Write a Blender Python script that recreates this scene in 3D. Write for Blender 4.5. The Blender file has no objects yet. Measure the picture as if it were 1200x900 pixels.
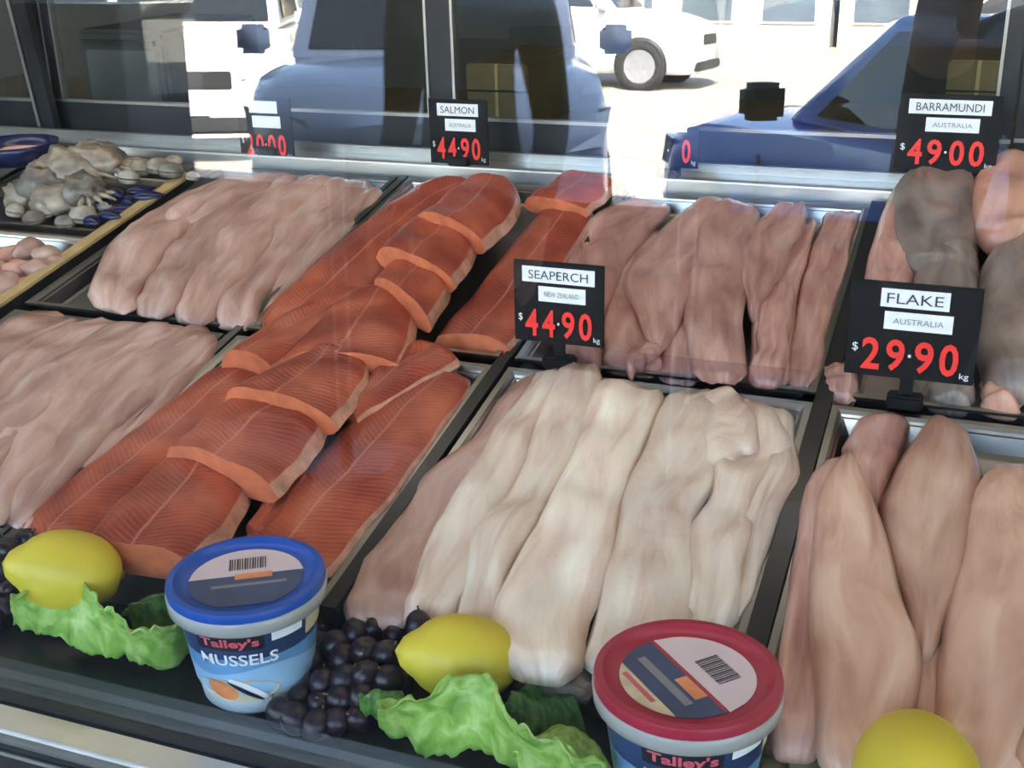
import bpy, bmesh, math, random
import numpy as np
from mathutils import Vector, Matrix, noise

random.seed(7)
scene = bpy.context.scene
COL = scene.collection

# ------------------------------------------------------------------ camera
YAW, PITCH, ROLL, FPX = 0.374455, 0.383542, -0.025036, 1424.15
CAM = Vector((1.087475, -1.091801, 0.452957))
TH = 0.176913                    # slope of the tray deck
W = 0.325                        # width of one tray column
_f = Vector((-math.sin(YAW) * math.cos(PITCH), math.cos(YAW) * math.cos(PITCH), -math.sin(PITCH)))
_r0 = Vector((math.cos(YAW), math.sin(YAW), 0.0))
_u0 = _r0.cross(_f)
_r = math.cos(ROLL) * _r0 + math.sin(ROLL) * _u0
_u = -math.sin(ROLL) * _r0 + math.cos(ROLL) * _u0
cd = bpy.data.cameras.new('camera')
cd.sensor_width = 36.0
cd.lens = FPX / 1200.0 * 36.0
cd.clip_start = 0.02
cd.clip_end = 300
cam = bpy.data.objects.new('camera', cd)
COL.objects.link(cam)
cam.matrix_world = Matrix(((_r.x, _u.x, -_f.x, CAM.x), (_r.y, _u.y, -_f.y, CAM.y), (_r.z, _u.z, -_f.z, CAM.z), (0, 0, 0, 1)))
scene.camera = cam

# ------------------------------------------------------------------ light and exposure
scene.view_settings.view_transform = 'Standard'
scene.view_settings.look = 'None'
scene.view_settings.gamma = 1.0
scene.view_settings.use_curve_mapping = False
scene.view_settings.exposure = 1.12
world = bpy.data.worlds.new('world')
scene.world = world
world.use_nodes = True
wn = world.node_tree
wn.nodes.clear()
sky = wn.nodes.new('ShaderNodeTexSky')
sky.sky_type = 'NISHITA'
sky.sun_disc = False
sky.sun_elevation = math.radians(38)
sky.sun_rotation = math.radians(20)
sky.dust_density = 2.2
sky.ozone_density = 0.6
bg = wn.nodes.new('ShaderNodeBackground')
bg.inputs['Strength'].default_value = 0.90
wo = wn.nodes.new('ShaderNodeOutputWorld')
wn.links.new(sky.outputs['Color'], bg.inputs['Color'])
wn.links.new(bg.outputs['Background'], wo.inputs['Surface'])
sl = bpy.data.lights.new('sun', 'SUN')
sl.energy = 36.0
sl.angle = math.radians(0.6)
sl.color = (1.0, 0.95, 0.86)
sun = bpy.data.objects.new('sun', sl)
COL.objects.link(sun)
sun.rotation_euler = Vector((-0.20, -0.77, -0.62)).to_track_quat('-Z', 'Y').to_euler()

# ------------------------------------------------------------------ rays from the camera, used to read distances off the place
def ray(px, py):
    return _f + _r * ((px - 600.0) / FPX) - _u * ((py - 450.0) / FPX)
DN = Vector((0, -math.sin(TH), math.cos(TH)))
def D(px, py, h=0.0):            # point on the plane h above the tray deck
    d = ray(px, py)
    return CAM + d * ((h - CAM.dot(DN)) / d.dot(DN))
def G(px, py, z):                # point on a level plane
    d = ray(px, py)
    return CAM + d * ((z - CAM.z) / d.z)
def Yp(px, py, y):               # point on an upright plane
    d = ray(px, py)
    return CAM + d * ((y - CAM.y) / d.y)
def DK(x, v, h=0.0):             # deck coordinates
    return Vector((x, v * math.cos(TH) - h * math.sin(TH), v * math.sin(TH) + h * math.cos(TH)))
GZ = -1.1                        # pavement level
BH = 0.92                        # height of the added kerbside screen that blocks reflections
LZ = -0.11                       # front ledge level

# ------------------------------------------------------------------ materials
MAT = {}
def nmat(name):
    m = bpy.data.materials.new(name)
    m.use_nodes = True
    nt = m.node_tree
    b = nt.nodes['Principled BSDF']
    MAT[name] = m
    return m, nt, b
def plain(name, col, rough=0.5, metal=0.0, var=0.12, scale=8.0, bump=0.0, coat=0.0, spec=0.5, emit=None):
    m, nt, b = nmat(name)
    tc = nt.nodes.new('ShaderNodeTexCoord')
    n = nt.nodes.new('ShaderNodeTexNoise')
    n.inputs['Scale'].default_value = scale
    n.inputs['Detail'].default_value = 4
    nt.links.new(tc.outputs['Object'], n.inputs['Vector'])
    r = nt.nodes.new('ShaderNodeValToRGB')
    r.color_ramp.elements[0].position = 0.3
    r.color_ramp.elements[1].position = 0.7
    r.color_ramp.elements[0].color = [c * (1 - var) for c in col] + [1]
    r.color_ramp.elements[1].color = [min(1, c * (1 + var)) for c in col] + [1]
    nt.links.new(n.outputs['Fac'], r.inputs['Fac'])
    nt.links.new(r.outputs['Color'], b.inputs['Base Color'])
    b.inputs['Roughness'].default_value = rough
    b.inputs['Metallic'].default_value = metal
    b.inputs['Specular IOR Level'].default_value = spec
    b.inputs['Coat Weight'].default_value = coat
    b.inputs['Coat Roughness'].default_value = 0.06
    if bump:
        bp = nt.nodes.new('ShaderNodeBump')
        bp.inputs['Strength'].default_value = bump
        bp.inputs['Distance'].default_value = 0.004
        nt.links.new(n.outputs['Fac'], bp.inputs['Height'])
        nt.links.new(bp.outputs['Normal'], b.inputs['Normal'])
    if emit:
        b.inputs['Emission Color'].default_value = list(col) + [1]
        b.inputs['Emission Strength'].default_value = emit
    return m
def glass(name, r0, tint=(1, 1, 1)):
    m = bpy.data.materials.new(name)
    m.use_nodes = True
    nt = m.node_tree
    nt.nodes.clear()
    geo = nt.nodes.new('ShaderNodeNewGeometry')
    dot = nt.nodes.new('ShaderNodeVectorMath'); dot.operation = 'DOT_PRODUCT'
    nt.links.new(geo.outputs['Normal'], dot.inputs[0]); nt.links.new(geo.outputs['Incoming'], dot.inputs[1])
    ab = nt.nodes.new('ShaderNodeMath'); ab.operation = 'ABSOLUTE'; nt.links.new(dot.outputs['Value'], ab.inputs[0])
    one = nt.nodes.new('ShaderNodeMath'); one.operation = 'SUBTRACT'; one.inputs[0].default_value = 1; nt.links.new(ab.outputs[0], one.inputs[1])
    pw = nt.nodes.new('ShaderNodeMath'); pw.operation = 'POWER'; pw.inputs[1].default_value = 5; nt.links.new(one.outputs[0], pw.inputs[0])
    ma = nt.nodes.new('ShaderNodeMath'); ma.operation = 'MULTIPLY_ADD'; ma.inputs[1].default_value = 1 - r0; ma.inputs[2].default_value = r0
    nt.links.new(pw.outputs[0], ma.inputs[0])
    tr = nt.nodes.new('ShaderNodeBsdfTransparent'); tr.inputs['Color'].default_value = list(tint) + [1]
    gl = nt.nodes.new('ShaderNodeBsdfGlossy'); gl.inputs['Roughness'].default_value = 0.0
    mx = nt.nodes.new('ShaderNodeMixShader')
    nt.links.new(ma.outputs[0], mx.inputs[0]); nt.links.new(tr.outputs[0], mx.inputs[1]); nt.links.new(gl.outputs[0], mx.inputs[2])
    out = nt.nodes.new('ShaderNodeOutputMaterial'); nt.links.new(mx.outputs[0], out.inputs['Surface'])
    MAT[name] = m
    return m
def flesh(name, c0, c1, c2, rough=0.27, fib=1.0, sss=0.12):
    """raw fish flesh: long soft streaks along the fillet (uv.y in metres, uv.x across)"""
    m, nt, b = nmat(name)
    uv = nt.nodes.new('ShaderNodeUVMap')
    oi = nt.nodes.new('ShaderNodeObjectInfo')
    mp = nt.nodes.new('ShaderNodeMapping')
    mp.inputs['Scale'].default_value = (3.2, 11.0, 1)
    nt.links.new(uv.outputs['UV'], mp.inputs['Vector'])
    add = nt.nodes.new('ShaderNodeVectorMath'); add.operation = 'ADD'
    sc = nt.nodes.new('ShaderNodeVectorMath'); sc.operation = 'SCALE'; sc.inputs['Scale'].default_value = 40
    cx = nt.nodes.new('ShaderNodeCombineXYZ')
    for k in range(3): nt.links.new(oi.outputs['Random'], cx.inputs[k])
    nt.links.new(cx.outputs[0], sc.inputs[0]); nt.links.new(mp.outputs[0], add.inputs[0]); nt.links.new(sc.outputs[0], add.inputs[1])
    n = nt.nodes.new('ShaderNodeTexNoise'); n.inputs['Scale'].default_value = 1.0; n.inputs['Detail'].default_value = 5; n.inputs['Distortion'].default_value = 0.6
    nt.links.new(add.outputs[0], n.inputs['Vector'])
    r = nt.nodes.new('ShaderNodeValToRGB')
    r.color_ramp.elements[0].position = 0.28; r.color_ramp.elements[0].color = list(c0) + [1]
    r.color_ramp.elements[1].position = 0.72; r.color_ramp.elements[1].color = list(c2) + [1]
    e = r.color_ramp.elements.new(0.5); e.color = list(c1) + [1]
    nt.links.new(n.outputs['Fac'], r.inputs['Fac'])
    hsv = nt.nodes.new('ShaderNodeHueSaturation')
    vr = nt.nodes.new('ShaderNodeMapRange'); vr.inputs['To Min'].default_value = 0.86; vr.inputs['To Max'].default_value = 1.1
    nt.links.new(oi.outputs['Random'], vr.inputs['Value']); nt.links.new(vr.outputs[0], hsv.inputs['Value'])
    nt.links.new(r.outputs['Color'], hsv.inputs['Color'])
    nt.links.new(hsv.outputs['Color'], b.inputs['Base Color'])
    # fibres
    sx = nt.nodes.new('ShaderNodeSeparateXYZ'); nt.links.new(uv.outputs['UV'], sx.inputs[0])
    a1 = nt.nodes.new('ShaderNodeMath'); a1.operation = 'SUBTRACT'; a1.inputs[1].default_value = 0.5; nt.links.new(sx.outputs[0], a1.inputs[0])
    a2 = nt.nodes.new('ShaderNodeMath'); a2.operation = 'ABSOLUTE'; nt.links.new(a1.outputs[0], a2.inputs[0])
    a3 = nt.nodes.new('ShaderNodeMath'); a3.operation = 'MULTIPLY_ADD'; a3.inputs[1].default_value = 0.07; nt.links.new(a2.outputs[0], a3.inputs[0]); nt.links.new(sx.outputs[1], a3.inputs[2])
    a4 = nt.nodes.new('ShaderNodeMath'); a4.operation = 'MULTIPLY'; a4.inputs[1].default_value = 2 * math.pi / 0.007; nt.links.new(a3.outputs[0], a4.inputs[0])
    a5 = nt.nodes.new('ShaderNodeMath'); a5.operation = 'SINE'; nt.links.new(a4.outputs[0], a5.inputs[0])
    n2 = nt.nodes.new('ShaderNodeTexNoise'); n2.inputs['Scale'].default_value = 4; n2.inputs['Detail'].default_value = 6; nt.links.new(add.outputs[0], n2.inputs['Vector'])
    a6 = nt.nodes.new('ShaderNodeMath'); a6.operation = 'MULTIPLY_ADD'; a6.inputs[1].default_value = 0.02 * fib; nt.links.new(a5.outputs[0], a6.inputs[0]); nt.links.new(n2.outputs['Fac'], a6.inputs[2])
    bp = nt.nodes.new('ShaderNodeBump'); bp.inputs['Strength'].default_value = 0.45; bp.inputs['Distance'].default_value = 0.0025
    nt.links.new(a6.outputs[0], bp.inputs['Height']); nt.links.new(bp.outputs['Normal'], b.inputs['Normal'])
    b.inputs['Roughness'].default_value = rough
    b.inputs['Subsurface Weight'].default_value = sss
    b.inputs['Subsurface Radius'].default_value = (0.012, 0.006, 0.004)
    b.inputs['Subsurface Scale'].default_value = 0.5
    return m
def salmon(name):
    m, nt, b = nmat(name)
    uv = nt.nodes.new('ShaderNodeUVMap'); oi = nt.nodes.new('ShaderNodeObjectInfo')
    sx = nt.nodes.new('ShaderNodeSeparateXYZ'); nt.links.new(uv.outputs['UV'], sx.inputs[0])
    def mth(op, a=None, b_=None, c=None):
        q = nt.nodes.new('ShaderNodeMath'); q.operation = op
        for k, v in enumerate((a, b_, c)):
            if v is None: continue
            if isinstance(v, (int, float)): q.inputs[k].default_value = v
            else: nt.links.new(v, q.inputs[k])
        return q.outputs[0]
    ab = mth('ABSOLUTE', mth('SUBTRACT', sx.outputs[0], 0.5))
    cx = nt.nodes.new('ShaderNodeCombineXYZ')
    nt.links.new(mth('MULTIPLY', sx.outputs[0], 1.0), cx.inputs[0]); nt.links.new(mth('MULTIPLY', sx.outputs[1], 9.0), cx.inputs[1]); nt.links.new(mth('MULTIPLY', oi.outputs['Random'], 30.0), cx.inputs[2])
    n = nt.nodes.new('ShaderNodeTexNoise'); n.inputs['Scale'].default_value = 1.6; n.inputs['Detail'].default_value = 5
    nt.links.new(cx.outputs[0], n.inputs['Vector'])
    wob = mth('MULTIPLY', n.outputs['Fac'], 0.012)
    ph = mth('ADD', mth('MULTIPLY_ADD', ab, 0.06, sx.outputs[1]), wob)
    ln = mth('POWER', mth('MULTIPLY_ADD', mth('SINE', mth('MULTIPLY', ph, 2 * math.pi / 0.006)), 0.5, 0.5), 3.0)
    r = nt.nodes.new('ShaderNodeValToRGB')
    r.color_ramp.elements[0].position = 0.36; r.color_ramp.elements[0].color = (0.25, 0.032, 0.018, 1)
    r.color_ramp.elements[1].position = 0.66; r.color_ramp.elements[1].color = (0.52, 0.115, 0.052, 1)
    e = r.color_ramp.elements.new(0.52); e.color = (0.38, 0.066, 0.032, 1)
    nt.links.new(n.outputs['Fac'], r.inputs['Fac'])
    mx = nt.nodes.new('ShaderNodeMixRGB'); mx.inputs[2].default_value = (0.58, 0.20, 0.12, 1)
    n3 = nt.nodes.new('ShaderNodeTexNoise'); n3.inputs['Scale'].default_value = 5; nt.links.new(cx.outputs[0], n3.inputs['Vector'])
    nt.links.new(mth('MULTIPLY', ln, mth('MULTIPLY', n3.outputs['Fac'], 0.42)), mx.inputs[0]); nt.links.new(r.outputs[0], mx.inputs[1])
    # belly edge and the pale line down the middle
    ctr = mth('SUBTRACT', 1.0, mth('MINIMUM', 1.0, mth('MULTIPLY', ab, 55.0)))
    mx2 = nt.nodes.new('ShaderNodeMixRGB'); mx2.inputs[2].default_value = (0.64, 0.30, 0.20, 1)
    edge = mth('MULTIPLY', mth('MAXIMUM', 0.0, mth('SUBTRACT', ab, 0.43)), 9.0)
    nt.links.new(mth('MAXIMUM', mth('MULTIPLY', ctr, 0.6), edge), mx2.inputs[0]); nt.links.new(mx.outputs[0], mx2.inputs[1])
    nt.links.new(mx2.outputs[0], b.inputs['Base Color'])
    bp = nt.nodes.new('ShaderNodeBump'); bp.inputs['Strength'].default_value = 0.4; bp.inputs['Distance'].default_value = 0.002
    nt.links.new(mth('ADD', mth('MULTIPLY', ln, 0.2), n3.outputs['Fac']), bp.inputs['Height']); nt.links.new(bp.outputs[0], b.inputs['Normal'])
    b.inputs['Roughness'].default_value = 0.33
    b.inputs['Subsurface Weight'].default_value = 0.1
    b.inputs['Subsurface Radius'].default_value = (0.012, 0.004, 0.003)
    b.inputs['Subsurface Scale'].default_value = 0.4
    return m

salmon('salmon')
plain('salmon_cut', (0.60, 0.17, 0.075), 0.4, var=0.2, scale=60)
plain('salmon_edge', (0.54, 0.27, 0.18), 0.35, var=0.3, scale=70)
plain('fish_skin', (0.42, 0.38, 0.36), 0.35, var=0.4, scale=50)
flesh('cream', (0.62, 0.43, 0.345), (0.80, 0.64, 0.51), (0.88, 0.79, 0.65))
flesh('white_pink', (0.39, 0.21, 0.165), (0.56, 0.335, 0.265), (0.69, 0.475, 0.39))
flesh('pink', (0.37, 0.175, 0.145), (0.54, 0.285, 0.23), (0.66, 0.41, 0.335))
flesh('flake', (0.45, 0.245, 0.175), (0.59, 0.35, 0.25), (0.69, 0.46, 0.345), fib=0.6)
flesh('grey_skin', (0.14, 0.11, 0.10), (0.26, 0.20, 0.17), (0.36, 0.27, 0.22))
flesh('barra_pink', (0.52, 0.24, 0.17), (0.66, 0.34, 0.24), (0.72, 0.44, 0.33))
plain('steel', (0.36, 0.355, 0.34), 0.30, 1.0, 0.06, 30)
plain('steel_pale', (0.78, 0.77, 0.72), 0.35, 1.0, 0.05, 20)
plain('steel_dark', (0.16, 0.165, 0.165), 0.4, 0.9, 0.15, 12)
plain('black_plastic', (0.012, 0.013, 0.014), 0.3, 0, 0.2, 20)
plain('black_ledge', (0.010, 0.013, 0.012), 0.35, 0, 0.3, 6, spec=0.2)
plain('gasket', (0.012, 0.013, 0.014), 0.55, 0, 0.2, 30)
plain('alu', (0.42, 0.41, 0.38), 0.35, 1.0, 0.1, 15)
plain('alu_dark', (0.035, 0.037, 0.04), 0.4, 0.6, 0.15, 15)
plain('timber_edge', (0.50, 0.34, 0.15), 0.5, 0, 0.25, 20)
plain('tag_black', (0.008, 0.008, 0.009), 0.5, 0, 0.2, 30, spec=0.2)
plain('tag_white', (0.78, 0.79, 0.78), 0.45, 0, 0.03, 60)
plain('tag_red', (0.80, 0.035, 0.025), 0.45, 0, 0.05, 60)
plain('ink', (0.05, 0.05, 0.055), 0.6, 0, 0.1, 60)
plain('ink_soft', (0.22, 0.22, 0.23), 0.6, 0, 0.1, 60)
plain('lemon', (0.66, 0.53, 0.045), 0.42, 0, 0.12, 12, bump=0.15, spec=0.4)
plain('grape', (0.014, 0.006, 0.014), 0.35, 0, 0.5, 40)
plain('grape_green', (0.16, 0.14, 0.07), 0.3, 0, 0.4, 40)
plain('stem', (0.13, 0.10, 0.03), 0.6, 0, 0.3, 60)
plain('lid_blue', (0.010, 0.075, 0.38), 0.35, 0, 0.06, 20)
plain('lid_red', (0.36, 0.018, 0.045), 0.35, 0, 0.08, 20)
plain('tub_clear', (0.36, 0.36, 0.35), 0.2, 0, 0.06, 20)
plain('tub_white', (0.70, 0.78, 0.80), 0.35, 0, 0.03, 20)
plain('label_pink', (0.72, 0.58, 0.60), 0.4, 0, 0.03, 20)
plain('label_navy', (0.025, 0.05, 0.13), 0.35, 0, 0.3, 25)
plain('label_blue', (0.14, 0.32, 0.58), 0.35, 0, 0.2, 25)
plain('label_sky', (0.30, 0.50, 0.72), 0.35, 0, 0.12, 25)
plain('label_black', (0.012, 0.012, 0.02), 0.35, 0, 0.1, 25)
plain('label_red', (0.62, 0.10, 0.13), 0.4, 0, 0.08, 40)
plain('label_orange', (0.75, 0.26, 0.10), 0.4, 0, 0.3, 60)
plain('label_cream', (0.66, 0.55, 0.36), 0.4, 0, 0.2, 60)
plain('label_white', (0.78, 0.82, 0.86), 0.4, 0, 0.03, 40)
plain('squid', (0.34, 0.27, 0.20), 0.3, 0, 0.45, 45, bump=0.3)
plain('squid_grey', (0.20, 0.17, 0.14), 0.3, 0, 0.5, 45, bump=0.3)
plain('shell_pale', (0.45, 0.40, 0.33), 0.3, 0, 0.3, 40)
plain('blue_dark', (0.014, 0.02, 0.075), 0.25, 0, 0.4, 30)
plain('blue_cloth', (0.012, 0.022, 0.10), 0.8, 0, 0.3, 30)
plain('cardboard', (0.20, 0.145, 0.075), 0.8, 0, 0.15, 12)
plain('appliance', (0.030, 0.028, 0.026), 0.5, 0, 0.15, 8)
plain('back_wall', (0.030, 0.026, 0.019), 0.8, 0, 0.2, 3)
plain('ceiling_paint', (0.30, 0.29, 0.27), 0.9, 0, 0.06, 2)
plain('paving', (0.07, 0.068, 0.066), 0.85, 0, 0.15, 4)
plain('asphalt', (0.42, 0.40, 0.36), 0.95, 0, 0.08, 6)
plain('concrete', (0.45, 0.44, 0.42), 0.9, 0, 0.1, 4)
plain('lamp_tube', (1.0, 0.97, 0.9), 0.4, 0, 0.0, 4, emit=1.0)
plain('paint_silver', (0.76, 0.85, 0.97), 0.45, 0.0, 0.03, 3, coat=1.0)
plain('paint_blue', (0.06, 0.26, 0.88), 0.25, 0.0, 0.05, 3, coat=1.0)
plain('paint_white', (0.82, 0.82, 0.80), 0.35, 0, 0.02, 3, coat=0.6)
plain('car_glass', (0.012, 0.016, 0.02), 0.04, 0, 0.1, 3, spec=0.8)
plain('rubber', (0.02, 0.02, 0.021), 0.8, 0, 0.2, 20)
plain('rim', (0.55, 0.56, 0.58), 0.3, 0.8, 0.1, 10)
plain('lamp_glass', (0.70, 0.74, 0.78), 0.1, 0.3, 0.1, 20, coat=1)
plain('tail_red', (0.40, 0.02, 0.02), 0.2, 0, 0.1, 20, coat=1)
plain('car_trim', (0.02, 0.02, 0.022), 0.5, 0, 0.1, 10)
plain('facade_cream', (0.55, 0.48, 0.36), 0.9, 0, 0.08, 1)
plain('facade_yellow', (0.72, 0.46, 0.06), 0.7, 0, 0.06, 1)
plain('window_far', (0.10, 0.13, 0.16), 0.15, 0, 0.2, 1)
plain('added_screen_black', (0.012, 0.012, 0.013), 0.9, 0, 0.1, 10, spec=0.1)
plain('hair', (0.02, 0.014, 0.01), 0.6, 0, 0.3, 60)
plain('skin', (0.50, 0.29, 0.20), 0.5, 0, 0.08, 20)
plain('phone', (0.01, 0.01, 0.012), 0.2, 0, 0.1, 10)
glass('pane', 0.080, (0.985, 0.995, 0.99))
glass('pane_rear', 0.03, (0.9, 0.92, 0.9))
glass('acrylic', 0.06, (0.93, 0.92, 0.95))
def lettuce_mat(name, c0, c1, c2):
    m, nt, b = nmat(name)
    uv = nt.nodes.new('ShaderNodeUVMap')
    n = nt.nodes.new('ShaderNodeTexNoise'); n.inputs['Scale'].default_value = 4.5; n.inputs['Detail'].default_value = 5; n.inputs['Distortion'].default_value = 0.4
    nt.links.new(uv.outputs[0], n.inputs['Vector'])
    r = nt.nodes.new('ShaderNodeValToRGB')
    r.color_ramp.elements[0].position = 0.3; r.color_ramp.elements[0].color = list(c0) + [1]
    r.color_ramp.elements[1].position = 0.7; r.color_ramp.elements[1].color = list(c2) + [1]
    e = r.color_ramp.elements.new(0.5); e.color = list(c1) + [1]
    nt.links.new(n.outputs['Fac'], r.inputs['Fac']); nt.links.new(r.outputs[0], b.inputs['Base Color'])
    bp = nt.nodes.new('ShaderNodeBump'); bp.inputs['Strength'].default_value = 0.5; bp.inputs['Distance'].default_value = 0.004
    nt.links.new(n.outputs['Fac'], bp.inputs['Height']); nt.links.new(bp.outputs[0], b.inputs['Normal'])
    b.inputs['Roughness'].default_value = 0.42
    b.inputs['Subsurface Weight'].default_value = 0.15
    b.inputs['Subsurface Radius'].default_value = (0.004, 0.008, 0.002)
lettuce_mat('lettuce', (0.13, 0.29, 0.035), (0.28, 0.48, 0.09), (0.50, 0.66, 0.25))
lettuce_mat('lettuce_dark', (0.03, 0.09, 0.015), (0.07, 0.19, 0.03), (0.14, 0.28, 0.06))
lettuce_mat('lettuce_rib', (0.50, 0.66, 0.30), (0.58, 0.74, 0.38), (0.66, 0.80, 0.46))

# ------------------------------------------------------------------ builders
def tag(o, label=None, cat=None, group=None, kind=None):
    if label: o['label'] = label
    if cat: o['category'] = cat
    if group: o['group'] = group
    if kind: o['kind'] = kind
    return o
def empty(name, loc=(0, 0, 0), rot=None):
    o = bpy.data.objects.new(name, None)
    o.empty_display_size = 0.05
    COL.objects.link(o)
    o.location = loc
    if rot is not None: o.rotation_euler = rot
    return o
def mesh_obj(name, verts, faces, mats, parent=None, loc=(0, 0, 0), smooth=True, uvs=None, fm=None, rot=None):
    me = bpy.data.meshes.new(name)
    me.from_pydata([tuple(v) for v in verts], [], faces)
    if not isinstance(mats, (list, tuple)): mats = [mats]
    for q in mats: me.materials.append(MAT[q])
    if uvs is not None:
        l = me.uv_layers.new(name='UVMap')
        for lp in me.loops: l.data[lp.index].uv = uvs[lp.vertex_index]
    for i, pl in enumerate(me.polygons):
        pl.use_smooth = smooth
        if fm is not None: pl.material_index = fm[i]
    bm = bmesh.new(); bm.from_mesh(me); bmesh.ops.recalc_face_normals(bm, faces=bm.faces); bm.to_mesh(me); bm.free()
    o = bpy.data.objects.new(name, me)
    COL.objects.link(o)
    o.parent = parent
    o.location = loc
    if rot is not None: o.rotation_euler = rot
    return o
class MB:
    """collects simple solids into one mesh"""
    def __init__(s): s.v = []; s.f = []
    def add(s, v, f):
        k = len(s.v); s.v += [Vector(q) for q in v]; s.f += [[i + k for i in q] for q in f]; return s
    def box(s, a, b, bev=0.0):
        x0, y0, z0 = a; x1, y1, z1 = b
        if bev <= 0:
            return s.add([(x0, y0, z0), (x1, y0, z0), (x1, y1, z0), (x0, y1, z0), (x0, y0, z1), (x1, y0, z1), (x1, y1, z1), (x0, y1, z1)],
                         [(3, 2, 1, 0), (4, 5, 6, 7), (0, 1, 5, 4), (1, 2, 6, 5), (2, 3, 7, 6), (3, 0, 4, 7)])
        bm = bmesh.new()
        bmesh.ops.create_cube(bm, size=1)
        for q in bm.verts: q.co = Vector(((x0 + x1) / 2 + q.co.x * (x1 - x0), (y0 + y1) / 2 + q.co.y * (y1 - y0), (z0 + z1) / 2 + q.co.z * (z1 - z0)))
        bmesh.ops.bevel(bm, geom=list(bm.edges), offset=bev, segments=2, affect='EDGES')
        bm.verts.index_update()
        s.add([q.co.copy() for q in bm.verts], [[q.index for q in fc.verts] for fc in bm.faces]); bm.free()
        return s
    def tube(s, pts, r, n=10):
        pts = [Vector(q) for q in pts]
        rs = r if isinstance(r, (list, tuple)) else [r] * len(pts)
        vs = []; fs = []
        for i, q in enumerate(pts):
            d = (pts[min(i + 1, len(pts) - 1)] - pts[max(i - 1, 0)]).normalized()
            a = d.cross(Vector((0, 0, 1)) if abs(d.z) < 0.9 else Vector((1, 0, 0))).normalized(); b = d.cross(a)
            for j in range(n):
                t = 2 * math.pi * j / n
                vs.append(q + a * (rs[i] * math.cos(t)) + b * (rs[i] * math.sin(t)))
        for i in range(len(pts) - 1):
            for j in range(n):
                fs.append((i * n + j, i * n + (j + 1) % n, (i + 1) * n + (j + 1) % n, (i + 1) * n + j))
        fs.append(list(range(n))[::-1]); fs.append([(len(pts) - 1) * n + j for j in range(n)])
        return s.add(vs, fs)
    def lathe(s, prof, n=40, axis='z', c=(0, 0, 0)):
        vs = []; fs = []; c = Vector(c)
        for (r, z) in prof:
            for j in range(n):
                t = 2 * math.pi * j / n
                q = (r * math.cos(t), r * math.sin(t), z)
                if axis == 'y': q = (q[0], q[2], q[1])
                if axis == 'x': q = (q[2], q[0], q[1])
                vs.append(c + Vector(q))
        m = len(prof)
        for i in range(m - 1):
            for j in range(n):
                fs.append((i * n + j, i * n + (j + 1) % n, (i + 1) * n + (j + 1) % n, (i + 1) * n + j))
        if prof[0][0] > 1e-5: fs.append(list(range(n))[::-1])
        if prof[-1][0] > 1e-5: fs.append([(m - 1) * n + j for j in range(n)])
        return s.add(vs, fs)
    def prism(s, poly, d):       # polygon extruded by vector d
        n = len(poly); poly = [Vector(q) for q in poly]; d = Vector(d)
        return s.add(poly + [q + d for q in poly], [list(range(n))[::-1], list(range(n, 2 * n))] + [(i, (i + 1) % n, n + (i + 1) % n, n + i) for i in range(n)])
    def build(s, name, mat, parent=None, loc=(0, 0, 0), smooth=False, rot=None):
        o = mesh_obj(name, s.v, s.f, mat, parent, loc, smooth, rot=rot)
        return o
def smooth_angle(o, deg=40):
    me = o.data
    for p in me.polygons: p.use_smooth = True
    bm = bmesh.new(); bm.from_mesh(me)
    for e in bm.edges:
        if len(e.link_faces) == 2 and e.calc_face_angle(0) > math.radians(deg): e.smooth = False
    bm.to_mesh(me); bm.free()
    return o
def resample(pts, n):
    p = np.array(pts, float)
    if len(p) == 2:
        t = np.linspace(0, 1, n)[:, None]
        return p[0] * (1 - t) + p[1] * t
    e = np.vstack([2 * p[0] - p[1], p, 2 * p[-1] - p[-2]])
    d = np.concatenate([[0], np.cumsum(np.linalg.norm(np.diff(p, axis=0), axis=1))]); d /= d[-1]
    out = []
    for t in np.linspace(0, 1, n):
        i = min(np.searchsorted(d, t, side='right') - 1, len(p) - 2)
        s = (t - d[i]) / max(1e-9, d[i + 1] - d[i])
        a, b, c, q = e[i], e[i + 1], e[i + 2], e[i + 3]
        out.append(0.5 * ((2 * b) + (-a + c) * s + (2 * a - 5 * b + 4 * c - q) * s * s + (-a + 3 * b - 3 * c + q) * s ** 3))
    return np.array(out)
FN = [0]
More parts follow.
